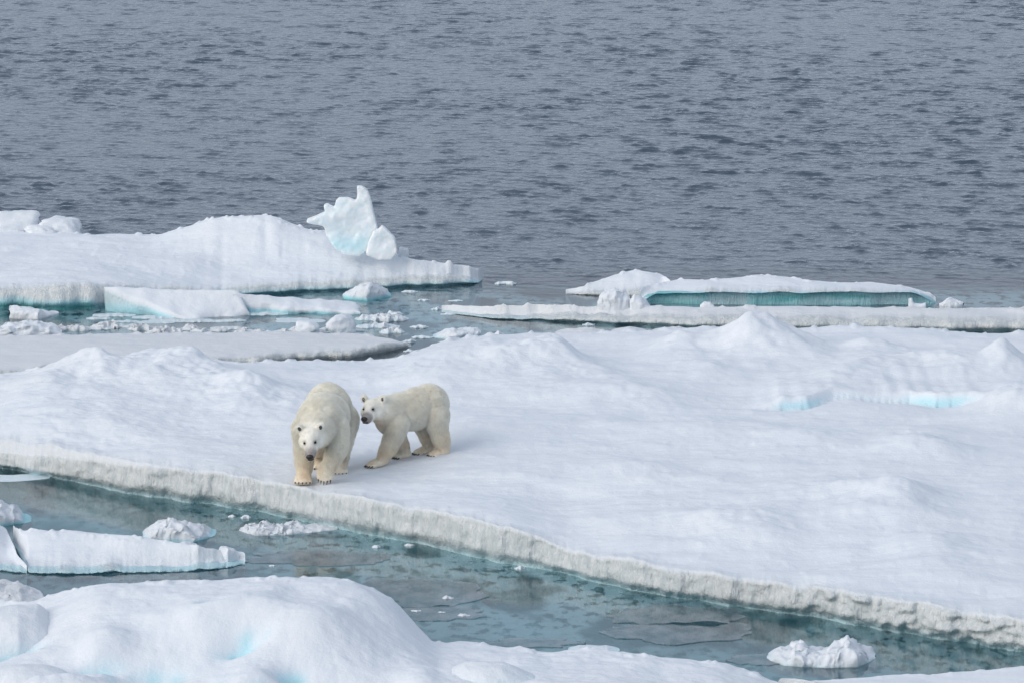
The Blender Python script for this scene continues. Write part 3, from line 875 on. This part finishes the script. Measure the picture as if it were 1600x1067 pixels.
for i, (px, py, w, h) in enumerate(GAP):
    lab = {0: 'broad low fragment floating between the turquoise-footed boulder and the flat pan', 1: 'white fragment just right of the turquoise-footed boulder',
           13: 'lone fragment drifting off the tip of the far floe', 16: 'small fragment close below the long narrow floe',
           4: 'long crumbly fragment beside the cube-like block', 6: 'crumbly fragment lying off the tip of the flat pan'}.get(i, 'small white fragment floating in the gap right of the flat pan')
    crumb_lump('ice_fragment', lab, px, py, w, h, 300 + i, blue=.2, group='fragments adrift in the far gap', cat='ice fragment')
lump('ice_slab', 'small flat slab with a blue-grey end beside the snow rim in the far gap', [(676, 528), (710, 532), (752, 527)],
     [(676, 526), (690, 519), (705, 515), (748, 513), (752, 520)], depth=.6, seed=35, amp=.04, blue=.3, cat='ice slab', pw=.4)
lump('ice_fragment', 'small pointed fragment next to the flat slab by the snow rim', [(768, 527), (780, 528), (790, 526)], [(768, 524), (779, 517), (790, 524)], depth=.25, seed=36, amp=.02, cat='ice fragment')
# behind the rim of the main floe
for i, (a, b, c) in enumerate(((868, 950, 519), (955, 1010, 517), (1018, 1085, 517))):
    lump('ice_slab', ('low strip of slush ice behind the main floe, left of its peaked hummock'), [(a, c + 3), ((a + b) / 2, c + 4), (b, c + 3)],
         [(a, c), (a + 20, c - 4), (b - 25, c - 5), (b, c)], depth=.5, seed=50 + i, amp=.03, cat='ice slab', mat=M_DULL, group='slush strips behind the main floe')
# pieces standing on the long narrow floe
lump('ice_boulder', 'rounded white boulder on the long narrow floe', [(934, 483), (960, 484), (988, 483)],
     [(934, 470), (938, 461), (948, 455), (960, 452), (972, 454), (983, 461), (988, 470)], depth=.5, z0=.2, seed=61, amp=.045, pw=.5)
lump('ice_boulder', 'smaller boulder touching the rounded one on the long narrow floe', [(984, 484), (1000, 484), (1017, 483)],
     [(984, 470), (990, 460), (1000, 463), (1010, 471), (1017, 480)], depth=.35, z0=.2, seed=62, amp=.03, pw=.5)
lump('ice_fragment', 'little upright ice stub with a low step before the turquoise wall', [(1419, 483), (1430, 483), (1447, 483)],
     [(1419, 466), (1424, 466), (1428, 474), (1438, 475), (1446, 473), (1447, 480)], depth=.18, z0=.2, seed=63, amp=.012, pw=.3, cat='ice fragment')
lump('ice_fragment', 'crumbly chunk at the far end of the turquoise-walled raft', [(1468, 482), (1484, 483), (1504, 482)],
     [(1468, 474), (1478, 467), (1486, 467), (1504, 474)], depth=.3, z0=.1, seed=64, amp=.03, cat='ice fragment')
lump('ice_fragment', 'tiny lump below the pale patch of the turquoise wall', [(1094, 483), (1104, 483), (1116, 483)],
     [(1094, 477), (1100, 472), (1110, 472), (1116, 477)], depth=.16, z0=.2, seed=65, amp=.015, cat='ice fragment')

# near lead
lump('ice_chunk', 'snow-covered chunk with a blue foot behind the cracked low floe', [(222, 843), (262, 847), (300, 848), (338, 837)],
     [(222, 834), (240, 824), (252, 816), (270, 811), (288, 817), (305, 822), (325, 828), (338, 834)], depth=.75, seed=66, amp=.07, blue=.6, blue_h=.06)
lump('ice_chunk', 'round snow knob standing on the tip of the cracked low floe', [(340, 872), (356, 874), (374, 871)],
     [(340, 862), (346, 854), (356, 852), (366, 855), (374, 866)], depth=.28, z0=.05, seed=67, amp=.03, pw=.5)
lump('ice_chunk', 'small crumb of snow between the snowy chunk and the round knob', [(276, 854), (290, 856), (308, 853)],
     [(276, 850), (288, 846), (298, 847), (308, 851)], depth=.25, z0=.08, seed=68, amp=.03)
lump('ice_chunk', 'snowy chunk with a turquoise underwater foot at the left of the lead', [(-60, 822), (0, 822), (50, 816)],
     [(-60, 785), (0, 785), (12, 791), (22, 789), (30, 798), (36, 808), (50, 814)], depth=.8, seed=69, amp=.06, blue=.7, blue_h=.07)
lump('ice_slab', 'thin flat sliver of ice below the sheer edge of the main floe', [(-60, 752), (20, 752), (78, 748)],
     [(-60, 745), (0, 747), (40, 748), (78, 746)], depth=.5, seed=70, amp=.02, blue=.2, cat='ice slab')
lump('brash_strip', 'ragged strip of white brash against the sheer floe edge', [(374, 830), (400, 837), (440, 836), (480, 833), (528, 828)],
     [(374, 827), (388, 820), (400, 821), (412, 818), (428, 822), (445, 821), (460, 819), (475, 823), (500, 821), (528, 822)], depth=.55, seed=71, amp=.07, cat='brash ice', n=130, freq=9)
lump('ice_chunk', 'floating white chunk with a peak and a knob, alone in the near lead', [(1198, 1032), (1225, 1040), (1290, 1043), (1340, 1042), (1368, 1032)],
     [(1198, 1026), (1212, 1018), (1236, 1018), (1242, 1008), (1256, 1007), (1262, 1017), (1290, 1017), (1305, 1010), (1322, 999), (1340, 1008), (1368, 1024)],
     depth=.8, seed=72, amp=.06, n=110, blue=.2, lean=.45)
lump('ice_slab', 'thin drifting ice strip beside the rim of the foreground floe', [(888, 1018), (930, 1020), (968, 1018)],
     [(888, 1012), (905, 1009), (930, 1010), (950, 1009), (968, 1014)], depth=.3, seed=73, amp=.03, blue=.3, cat='ice slab')
lump('snow_lump', 'low grey slush at the left end of the foreground floe', [(-80, 948), (0, 948), (70, 946)],
     [(-80, 915), (0, 917), (30, 919), (50, 925), (70, 938)], depth=1.2, seed=74, amp=.06, cat='snow lump', mat=M_DULL)
FR = [(362, 807, 12, 4), (384, 809, 16, 5), (588, 855, 14, 5), (640, 852, 16, 4), (425, 884, 10, 3), (700, 935, 18, 5), (650, 955, 16, 5), (725, 962, 20, 5), (690, 957, 12, 3), (812, 888, 16, 5)]
for i, (px, py, w, h) in enumerate(FR):
    lab = ('tiny ice crumb floating behind the ragged brash strip' if i < 2 else 'small white crumb lying on the grey thin ice beside the hump' if i in (5, 6, 7, 8)
           else 'tiny crumb behind the crest of the foreground hump' if i == 4 else 'tiny ice crumb along the foot of the sheer floe edge')
    crumb_lump('ice_crumb', lab, px, py, w, h, 400 + i, blue=.1, group='crumbs adrift in the near lead', cat='ice crumb')

# blocks heaped on the foreground floe
lump('ice_block', 'smooth flat-faced ice block on the left of the foreground floe', [(-60, 1022), (30, 1024), (108, 1014)],
     [(-60, 946), (0, 948), (60, 947), (72, 955), (108, 1004)], depth=1.1, z0=.45, seed=75, amp=.03, cat='ice block', pw=.5, freq=2, lean=.6)

for lab, base, sil, dep, sd, bl in (
        ('broad rounded snow ridge across the front of the foreground hump', [(240, 1040), (360, 1046), (490, 1040)], [(240, 1008), (290, 991), (322, 980), (350, 977), (400, 982), (450, 985), (490, 1000)], .9, 501, .3),
        ('low rounded snow block in front of the flat-faced ice block', [(-60, 1092), (40, 1096), (135, 1090)], [(-60, 1046), (0, 1042), (60, 1037), (110, 1050), (135, 1070)], .7, 505, .6),
        ('low snow swell on the narrow part of the foreground floe', [(690, 1075), (760, 1080), (840, 1075)], [(690, 1046), (730, 1034), (790, 1036), (840, 1056)], .7, 507, .2)):
    lump('snow_block', lab, base, sil, depth=dep, z0=.30, seed=sd, amp=.03, n=90, rows=40, freq=1.4, pw=.8, rounded=True, blue=bl, blue_h=.22, cat='snow block', sink=.3)

# thin new ice: pans frozen on the calm lead
def pan(label, px, py, wpx, hpx, seed, z=0.012):
    c = place(px, py, 0)
    rx = wpx / 2 / ppm(c.y)
    ry = float(Yg(py - hpx / 2) - Yg(py + hpx / 2)) / 2
    n = 96
    a = np.linspace(0, 2 * np.pi, n, endpoint=False)
    r = 1 + 0.45 * fbm(np.cos(a) * 1.2 + seed, np.sin(a) * 1.2, 0, 3, seed)
    V = [[0, 0, z]]; rim = [0]
    for q, zz, rm in ((.5, z, 0), (.85, z, 0), (.955, z, .0), (.97, z + .003, 1), (.99, z + .003, 1), (1.0, -.004, .6)):
        V += [[rx * q * rr * math.cos(t), ry * q * rr * math.sin(t), zz] for rr, t in zip(r, a)]; rim += [rm] * n
    F = []
    for k in range(5):
        b = 1 + k * n
        F += [[b + i, b + (i + 1) % n, b + n + (i + 1) % n, b + n + i][::-1] for i in range(n)]
    T = [[0, 1 + i, 1 + (i + 1) % n] for i in range(n)]
    me = bpy.data.meshes.new('new_ice_pan'); me.from_pydata(V, [], F + T); me.update()
    me.attributes.new('rim', 'FLOAT', 'POINT').data.foreach_set('value', np.array(rim, np.float32))
    o = link('new_ice_pan', me, M_THIN); o.location = (c.x, c.y, 0)
    return tag(o, label, 'thin ice', 'pans of thin new ice on the near lead')
pan('grey pan of thin ice with white crumbs beside the foreground hump', 650, 925, 200, 44, 3, .006)
pan('smaller grey thin ice pan below the hump-side pan', 690, 958, 130, 24, 4, .006)
pan('rounded thin ice pan close under the sheer floe edge', 1060, 960, 190, 34, 5, .006)
pan('oval thin ice pan with a dark rim, in mid lead', 1060, 988, 230, 34, 6, .006)
pan('long thin ice pan behind the tip of the cracked low floe', 500, 872, 220, 24, 7, .006)
pan('narrow thin ice pan along the rim of the foreground floe', 830, 1004, 150, 14, 8, .006)
pan('smooth clear thin ice pan left of the peaked floating chunk', 1180, 1030, 80, 18, 9, .006)

# ------------------------------------------------------------------ polar bears
def fur_material(name, thru):
    m, t, out = new_mat(name)
    a = N(t, 'ShaderNodeAttribute', attribute_name='tint')
    p = N(t, 'ShaderNodeBsdfPrincipled', Roughness=0.75)
    p.inputs['Specular IOR Level'].default_value = 0.15
    t.links.new(a.outputs['Color'], p.inputs['Base Color'])
    tl = N(t, 'ShaderNodeBsdfTranslucent')
    t.links.new(a.outputs['Color'], tl.inputs['Color'])
    mx = t.nodes.new('ShaderNodeMixShader'); mx.inputs[0].default_value = thru
    t.links.new(p.outputs[0], mx.inputs[1]); t.links.new(tl.outputs[0], mx.inputs[2])
    t.links.new(mx.outputs[0], out.inputs['Surface'])
    return m
def plain(name, col, rough):
    m, t, out = new_mat(name)
    nz = noise_n(t, mapped(t, (1, 1, 1)), 60, 3)
    c = mixc(t, nz, (*[v * .7 for v in col], 1), (*[v * 1.3 for v in col], 1))
    p = N(t, 'ShaderNodeBsdfPrincipled', Roughness=rough)
    t.links.new(c, p.inputs['Base Color'])
    t.links.new(p.outputs[0], out.inputs['Surface'])
    return m
M_FUR = fur_material('bear_fur', .38)
M_COAT = fur_material('bear_undercoat', 0.0)
M_NOSE = plain('nose_skin', (0.030, 0.020, 0.022), 0.45)
M_EYE = plain('eye', (0.010, 0.008, 0.008), 0.12)
M_EARIN = plain('ear_inside', (0.05, 0.048, 0.05), 0.9)
M_CLAW = plain('claw', (0.035, 0.028, 0.024), 0.4)

def sph_pts(c, rad, rot=None, n=20):
    u, v = np.meshgrid(np.linspace(0, 2 * np.pi, n, endpoint=False), np.linspace(0, np.pi, n // 2 + 1))
    p = np.stack([np.cos(u) * np.sin(v), np.sin(u) * np.sin(v), np.cos(v)], -1).reshape(-1, 3) * np.array(rad)
    if rot is not None: p = p @ np.array(rot).T
    r, cc = n // 2 + 1, n
    F = [[i * cc + j, (i + 1) * cc + j, (i + 1) * cc + (j + 1) % cc, i * cc + (j + 1) % cc] for i in range(r - 1) for j in range(cc)]
    return p + np.array(c), F

def cone_pts(a, ra, b, rb, n=20, k=7):
    a, b = np.array(a, float), np.array(b, float)
    d = b - a; L = np.linalg.norm(d); d = d / L
    q = np.array(Vector(d).to_track_quat('Z', 'Y').to_matrix())
    prof = []
    sl = math.asin(max(-1, min(1, (ra - rb) / L)))
    for i in range(k + 1):
        th = -math.pi / 2 + (math.pi / 2 + sl) * i / k
        prof.append((ra * math.cos(th), ra * math.sin(th)))
    for i in range(k + 1):
        th = sl + (math.pi / 2 - sl) * i / k
        prof.append((rb * math.cos(th), L + rb * math.sin(th)))
    V, F = [], []
    for r, z in prof:
        r = max(r, 1e-4)
        V += [(r * math.cos(2 * math.pi * j / n), r * math.sin(2 * math.pi * j / n), z) for j in range(n)]
    for i in range(len(prof) - 1):
        F += [[i * n + j, i * n + (j + 1) % n, (i + 1) * n + (j + 1) % n, (i + 1) * n + j] for j in range(n)]
    return np.array(V) @ q.T + a, F

def bear(label, loc, rz, S, parts, legs, head, size=1.0, seed=1):
    """parts: ellipsoids and cones of trunk and neck; legs: joints (pos, radius) + paw; head: (position, yaw, pitch, roll, scale)"""
    root = bpy.data.objects.new('polar_bear', None); COL.objects.link(root)
    root.empty_display_size = 0.2
    root.location = loc; root.rotation_euler = (0, 0, rz); root.scale = (S, S, S)
    tag(root, label, 'polar bear')
    VV, FF = [], []
    def add(p, f):
        off = sum(len(a) for a in VV)
        VV.append(p); FF.extend([[i + off for i in q] for q in f])
    for s in parts:
        if s[0] == 'e': add(*sph_pts(s[1], s[2], Euler(s[3]).to_matrix() if len(s) > 3 else None, 28))
        else: add(*cone_pts(s[1], s[2], s[3], s[4], 28))
    paws = []
    for lg in legs:
        J = lg['j']
        for (a, ra), (b, rb) in zip(J[:-1], J[1:]):
            add(*cone_pts(a, ra, b, rb))
        pc, pr, prot = lg['paw']
        rm = Euler(prot).to_matrix()
        add(*sph_pts(pc, pr, rm))
        for q in range(5):                                   # toes
            tx = (q - 2) * pr[0] * .40
            tp = Vector(pc) + rm @ Vector((tx, -pr[1] * (.86 - .05 * (q - 2) ** 2), -pr[2] * .25))
            add(*sph_pts(tp, (pr[0] * .25, pr[1] * .30, pr[2] * .62), rm, 12))
            paws.append((Vector(pc) + rm @ Vector((tx * 1.08, -pr[1] * (1.10 - .05 * (q - 2) ** 2), -pr[2] * .30)), rm, pr))
    hp, yaw, pitch, roll, hs_ = head
    HM = (Matrix.Translation(Vector(hp)) @ Euler((0, 0, yaw)).to_matrix().to_4x4() @ Euler((pitch, 0, 0)).to_matrix().to_4x4()
          @ Euler((0, roll, 0)).to_matrix().to_4x4() @ Matrix.Scale(hs_, 4))
    H = lambda v: np.array(HM @ Vector(v))
    HR = HM.to_3x3().normalized()
    def he(c, r, rot=(0, 0, 0)): add(*sph_pts(H(c), [x * hs_ for x in r], HR @ Euler(rot).to_matrix(), 24))
    def hc(a, ra, b, rb): add(*cone_pts(H(a), ra * hs_, H(b), rb * hs_))
    he((0, 0.02, 0.0), (.135, .175, .125))
    he((0, -.08, .025), (.095, .13, .09))
    for sx in (-1, 1):
        he((sx * .075, -.01, -.045), (.085, .13, .085))
        he((sx * .128, .055, .120), (.052, .026, .058), (0, sx * .35, sx * -.25))
    hc((0, -.10, -.020), .092, (0, -.27, -.050), .064)
    he((0, -.295, -.048), (.058, .055, .050))
    hc((0, -.10, -.075), .060, (0, -.25, -.092), .040)
    V = np.vstack(VV)
    me0 = bpy.data.meshes.new('tmp'); me0.from_pydata(V.tolist(), [], FF); me0.update()
    o = bpy.data.objects.new('tmp', me0); COL.objects.link(o)
    r = o.modifiers.new('r', 'REMESH'); r.mode = 'VOXEL'; r.voxel_size = 0.016
    s = o.modifiers.new('s', 'SMOOTH'); s.factor = 0.5; s.iterations = 9
    dg = bpy.context.evaluated_depsgraph_get()
    me = bpy.data.meshes.new_from_object(o.evaluated_get(dg))
    bpy.data.objects.remove(o); bpy.data.meshes.remove(me0)
    n = len(me.vertices)
    v = np.empty(n * 3); me.vertices.foreach_get('co', v); v = v.reshape(-1, 3)
    no = np.empty(n * 3); me.vertices.foreach_get('normal', no); no = no.reshape(-1, 3)
    # muscle and loose-skin unevenness on the trunk
    hd = np.linalg.norm(v - H((0, -.08, 0)), axis=1)
    away = sstep(.25, .45, hd) * sstep(.1, .3, v[:, 2])
    v = v + no * (0.012 * fbm(v[:, 0] * 4, v[:, 1] * 4, v[:, 2] * 4, 3, seed) * away)[:, None]
    me.vertices.foreach_set('co', v.ravel())
    me.polygons.foreach_set('use_smooth', np.ones(len(me.polygons), bool))
    HI = np.array(HM.inverted())
    def tint(p):
        q = p @ HI[:3, :3].T + HI[:3, 3]
        c = np.tile(np.array([0.97, 0.94, 0.86]), (len(p), 1))
        nz = fbm(p[:, 0] * 3, p[:, 1] * 3, p[:, 2] * 3, 4, seed + 3)
        c = c * (1 + 0.04 * nz)[:, None]
        # yellow-orange staining on lower legs, throat, between the legs
        st = np.clip(sstep(.55, .15, p[:, 2]) * (0.55 + .6 * nz), 0, 1) * .7
        th = np.exp(-(np.linalg.norm(p - H((0, .02, -.20)), axis=1) / .16) ** 2) * .8
        stain = np.clip(st + th, 0, 1)[:, None]
        c = c * (1 - stain) + np.array([0.92, 0.78, 0.61]) * stain
        hw = np.exp(-(np.linalg.norm(q - np.array([0, -.03, .02]), axis=1) / .20) ** 2)[:, None] * .6    # whiter face
        c = c * (1 - hw) + np.array([0.97, 0.955, 0.915]) * hw
        mz = (sstep(-.17, -.27, q[:, 1]) * (np.abs(q[:, 0]) < .10) * (np.abs(q[:, 2] + .05) < .12))[:, None] * .72     # thin grey hair of the muzzle
        c = c * (1 - mz) + np.array([0.34, 0.31, 0.30]) * mz
        for sx in (-1, 1):
            ey = np.exp(-(np.linalg.norm(q - np.array([sx * .066, -.165, .045]), axis=1) / .026) ** 2)[:, None] * .8
            c = c * (1 - ey) + np.array([0.12, 0.10, 0.10]) * ey
        return np.clip(c, 0, 1)
    at = me.attributes.new('tint', 'FLOAT_COLOR', 'POINT')
    at.data.foreach_set('color', np.hstack([tint(v), np.ones((n, 1))]).astype(np.float32).ravel())
    me.materials.clear(); me.name = 'body'
    me.update()
    body = link('body', me, M_COAT, root)
    # fur
    me.calc_loop_triangles()
    nt3 = len(me.loop_triangles)
    tv = np.empty(nt3 * 3, np.int32); me.loop_triangles.foreach_get('vertices', tv); tv = tv.reshape(-1, 3)
    me.vertices.foreach_get('normal', no_ := np.empty(n * 3)); no = no_.reshape(-1, 3)
    A = v[tv[:, 0]]; B = v[tv[:, 1]]; C = v[tv[:, 2]]
    ar = np.linalg.norm(np.cross(B - A, C - A), axis=1)
    rg = np.random.RandomState(seed)
    K = 110000
    ti = rg.choice(nt3, K, p=ar / ar.sum())
    r1, r2 = np.sqrt(rg.rand(K)), rg.rand(K)
    w = np.stack([1 - r1, r1 * (1 - r2), r1 * r2], -1)
    P = (A[ti] * w[:, :1] + B[ti] * w[:, 1:2] + C[ti] * w[:, 2:])
    Nn = no[tv[ti, 0]] * w[:, :1] + no[tv[ti, 1]] * w[:, 1:2] + no[tv[ti, 2]] * w[:, 2:]
    Nn /= np.linalg.norm(Nn, axis=1)[:, None] + 1e-9
    q = P @ HI[:3, :3].T + HI[:3, 3]
    hd = np.linalg.norm(q - np.array([0, -.05, 0]), axis=1)
    ln = 0.060 * (0.30 + 0.70 * sstep(.16, .34, hd)) * (0.30 + 0.70 * sstep(.06, .26, P[:, 2]))
    ln *= np.where(q[:, 1] < -.18, np.where(hd < .35, .35, 1), 1)
    ln *= rg.uniform(.6, 1.25, K)
    hdir = np.array(HR @ Vector((0, 1, 0)))
    hw = (1 - sstep(.2, .4, hd))[:, None]
    flow = np.array([0, .75, -.75]) * (1 - hw) + hdir * hw
    low = sstep(.5, .3, P[:, 2])[:, None] * (1 - hw)
    flow = flow * (1 - low) + np.array([0, .2, -1.0]) * low
    jit = np.stack([pn(P[:, 0] * 9, P[:, 1] * 9, P[:, 2] * 9, 60 + k) for k in range(3)], -1) * 0.9 + rg.normal(size=(K, 3)) * .18
    flow = flow + jit
    flow -= Nn * np.sum(flow * Nn, axis=1)[:, None]
    flow /= np.linalg.norm(flow, axis=1)[:, None] + 1e-9
    p1 = P + (Nn * .62 + flow * .50) * ln[:, None] * .5
    p2 = p1 + (Nn * .28 + flow * .85) * ln[:, None] * .5
    hc_ = bpy.data.hair_curves.new('fur')
    hc_.add_curves([3] * K)
    pts = np.stack([P - Nn * .004, p1, p2], 1).astype(np.float32)
    hc_.attributes['position'].data.foreach_set('vector', pts.ravel())
    ra = hc_.attributes.get('radius') or hc_.attributes.new('radius', 'FLOAT', 'POINT')
    ra.data.foreach_set('value', np.tile(np.array([.0017, .0014, .0004], np.float32), K))
    tc = hc_.attributes.new('tint', 'FLOAT_COLOR', 'CURVE')
    col = tint(P) * rg.uniform(.88, 1.10, (K, 1)) * (1 + .09 * pn(P[:, 0] * 16, P[:, 1] * 9, P[:, 2] * 11, 77))[:, None]
    tc.data.foreach_set('color', np.hstack([np.clip(col, 0, 1), np.ones((K, 1))]).astype(np.float32).ravel())
    hc_.materials.append(M_FUR)
    fo = bpy.data.objects.new('fur', hc_); COL.objects.link(fo); fo.parent = body
    # face
    def small(name, c, rad, mat, rot=(0, 0, 0), parent=body, n_=18):
        p, f = sph_pts((0, 0, 0), [x * hs_ for x in rad], HR @ Euler(rot).to_matrix(), n_)
        m = bpy.data.meshes.new(name); m.from_pydata(p.tolist(), [], f); m.update()
        m.polygons.foreach_set('use_smooth', np.ones(len(m.polygons), bool))
        ob = link(name, m, mat, parent); ob.location = H(c)
        return ob
    small('nose', (0, -.345, -.036), (.047, .030, .034), M_NOSE, parent=root)
    for sx in (-1, 1):
        small('eye', (sx * .066, -.170, .047), (.017, .016, .014), M_EYE, parent=root)
        small('ear_inside', (sx * .131, .031, .117), (.021, .008, .034), M_EARIN, (0, sx * .35, sx * -.25), parent=root)
    small('mouth', (0, -.318, -.094), (.040, .028, .009), M_NOSE, parent=root)
    cl = None
    for (pos, rm, pr) in paws:
        if cl is None:
            p, f = cone_pts((0, 0, 0), .010, (0, -.045, -.014), .003, 8, 3)
            cl = bpy.data.meshes.new('claw'); cl.from_pydata(p.tolist(), [], f); cl.update(); cl.materials.append(M_CLAW)
        ob = bpy.data.objects.new('claw', cl); COL.objects.link(ob); ob.parent = root
        ob.location = pos; ob.rotation_euler = rm.to_euler()
    return root

# the big bear: walking towards us, head low, one forepaw lifted
mother_parts = [('e', (0, .58, .81), (.290, .38, .33)), ('e', (0, .14, .785), (.305, .52, .30)), ('e', (0, -.34, .805), (.295, .34, .30)),
                ('e', (0, -.30, .96), (.18, .32, .15)),
                ('c', (0, -.45, .77), .255, (-.03, -.76, .70), .185), ('c', (-.03, -.68, .69), .185, (-.055, -.88, .66), .145)]
mother_legs = [
    dict(j=[((-.195, -.38, .70), .165), ((-.215, -.36, .44), .118), ((-.21, -.43, .16), .092), ((-.21, -.47, .08), .086)], paw=((-.21, -.53, .060), (.112, .165, .066), (0, 0, .05))),
    dict(j=[((.195, -.40, .72), .170), ((.24, -.50, .47), .122), ((.175, -.57, .31), .092), ((.14, -.60, .25), .086)], paw=((.10, -.62, .195), (.102, .135, .070), (1.0, 0, -.35))),
    dict(j=[((.16, .54, .66), .235), ((.19, .30, .43), .150), ((.18, .38, .18), .10), ((.18, .32, .08), .092)], paw=((.18, .22, .056), (.112, .172, .062), (0, 0, .1))),
    dict(j=[((-.16, .58, .66), .235), ((-.19, .50, .42), .150), ((-.17, .74, .20), .10), ((-.17, .72, .08), .092)], paw=((-.17, .62, .056), (.112, .172, .062), (0, 0, 0)))]
cub_parts = [('e', (0, .41, .735), (.265, .28, .295)), ('e', (0, .22, .745), (.245, .34, .265)), ('e', (0, .10, .70), (.265, .42, .27)), ('e', (0, -.05, .76), (.22, .36, .22)), ('e', (0, -.18, .68), (.25, .27, .28)),
             ('c', (0, -.20, .71), .24, (.06, -.42, .80), .18), ('c', (.05, -.38, .80), .18, (.09, -.47, .83), .155)]
cub_legs = [
    dict(j=[((.14, -.20, .60), .165), ((.15, -.28, .40), .125), ((.14, -.43, .16), .092), ((.14, -.48, .09), .084)], paw=((.135, -.56, .055), (.098, .155, .058), (0, 0, .05))),
    dict(j=[((-.13, -.16, .60), .16), ((-.13, -.08, .38), .115), ((-.11, .0, .15), .083), ((-.10, .02, .07), .08)], paw=((-.10, -.01, .05), (.095, .13, .058), (0, 0, 0))),
    dict(j=[((.13, .43, .62), .20), ((.155, .46, .40), .130), ((.17, .50, .20), .102), ((.17, .50, .08), .096)], paw=((.17, .44, .05), (.098, .150, .056), (0, 0, 0))),
    dict(j=[((-.13, .42, .62), .19), ((-.14, .38, .40), .120), ((-.12, .43, .19), .09), ((-.12, .43, .08), .085)], paw=((-.12, .35, .05), (.095, .150, .056), (0, 0, 0)))]

main_floe = bpy.data.objects['main_ice_floe']
def snow_z(x, y):
    hit, p, n, i = main_floe.ray_cast(Vector((x, y, 5)), Vector((0, 0, -1)))
    return p.z if hit else 0.55
def on_snow(px, py):
    z = 0.55
    for _ in range(6):
        p = place(px, py, z); z = max(snow_z(p.x, p.y), snow_z(p.x, p.y + .25))
    return place(px, py, z)

def put_bear(label, px, py, paw, rz, S, parts, legs, head, seed):
    """stands so that the given local paw point is over the photo pixel (px, py) on the snow"""
    g = on_snow(px, py)
    m = Matrix.Rotation(rz, 3, 'Z')
    off = m @ (Vector(paw) * S)
    r = bear(label, (g.x - off.x, g.y - off.y, g.z - 0.02), rz, S, parts, legs, head, seed=seed)
    # lean the bear with the slope so that fore and hind paws both rest on the snow
    hind = [m @ (Vector((l['paw'][0][0], l['paw'][0][1], 0)) * S) for l in legs[2:]]
    zh = sum(snow_z(r.location.x + h.x, r.location.y + h.y) for h in hind) / 2
    run = (sum(l['paw'][0][1] for l in legs[2:]) / 2 - paw[1]) * S
    tilt = math.atan2(zh - g.z, run)
    r.rotation_euler = (tilt, 0, rz)
    r.location.z += math.sin(tilt) * -paw[1] * S
    return r

put_bear('larger cream polar bear walking head down with one forepaw lifted', 473, 754, (-.21, -.60, 0), R(-4), 1.0, mother_parts, mother_legs,
         ((-.06, -.91, .675), R(2), R(29), R(-6), 1.05), 3)
put_bear('smaller cream polar bear side-on, head raised and turned to look round', 577, 729, (.135, -.70, 0), R(-60), .92, cub_parts, cub_legs,
         ((.10, -.56, .85), R(41), R(5), R(0), 1.08), 7)
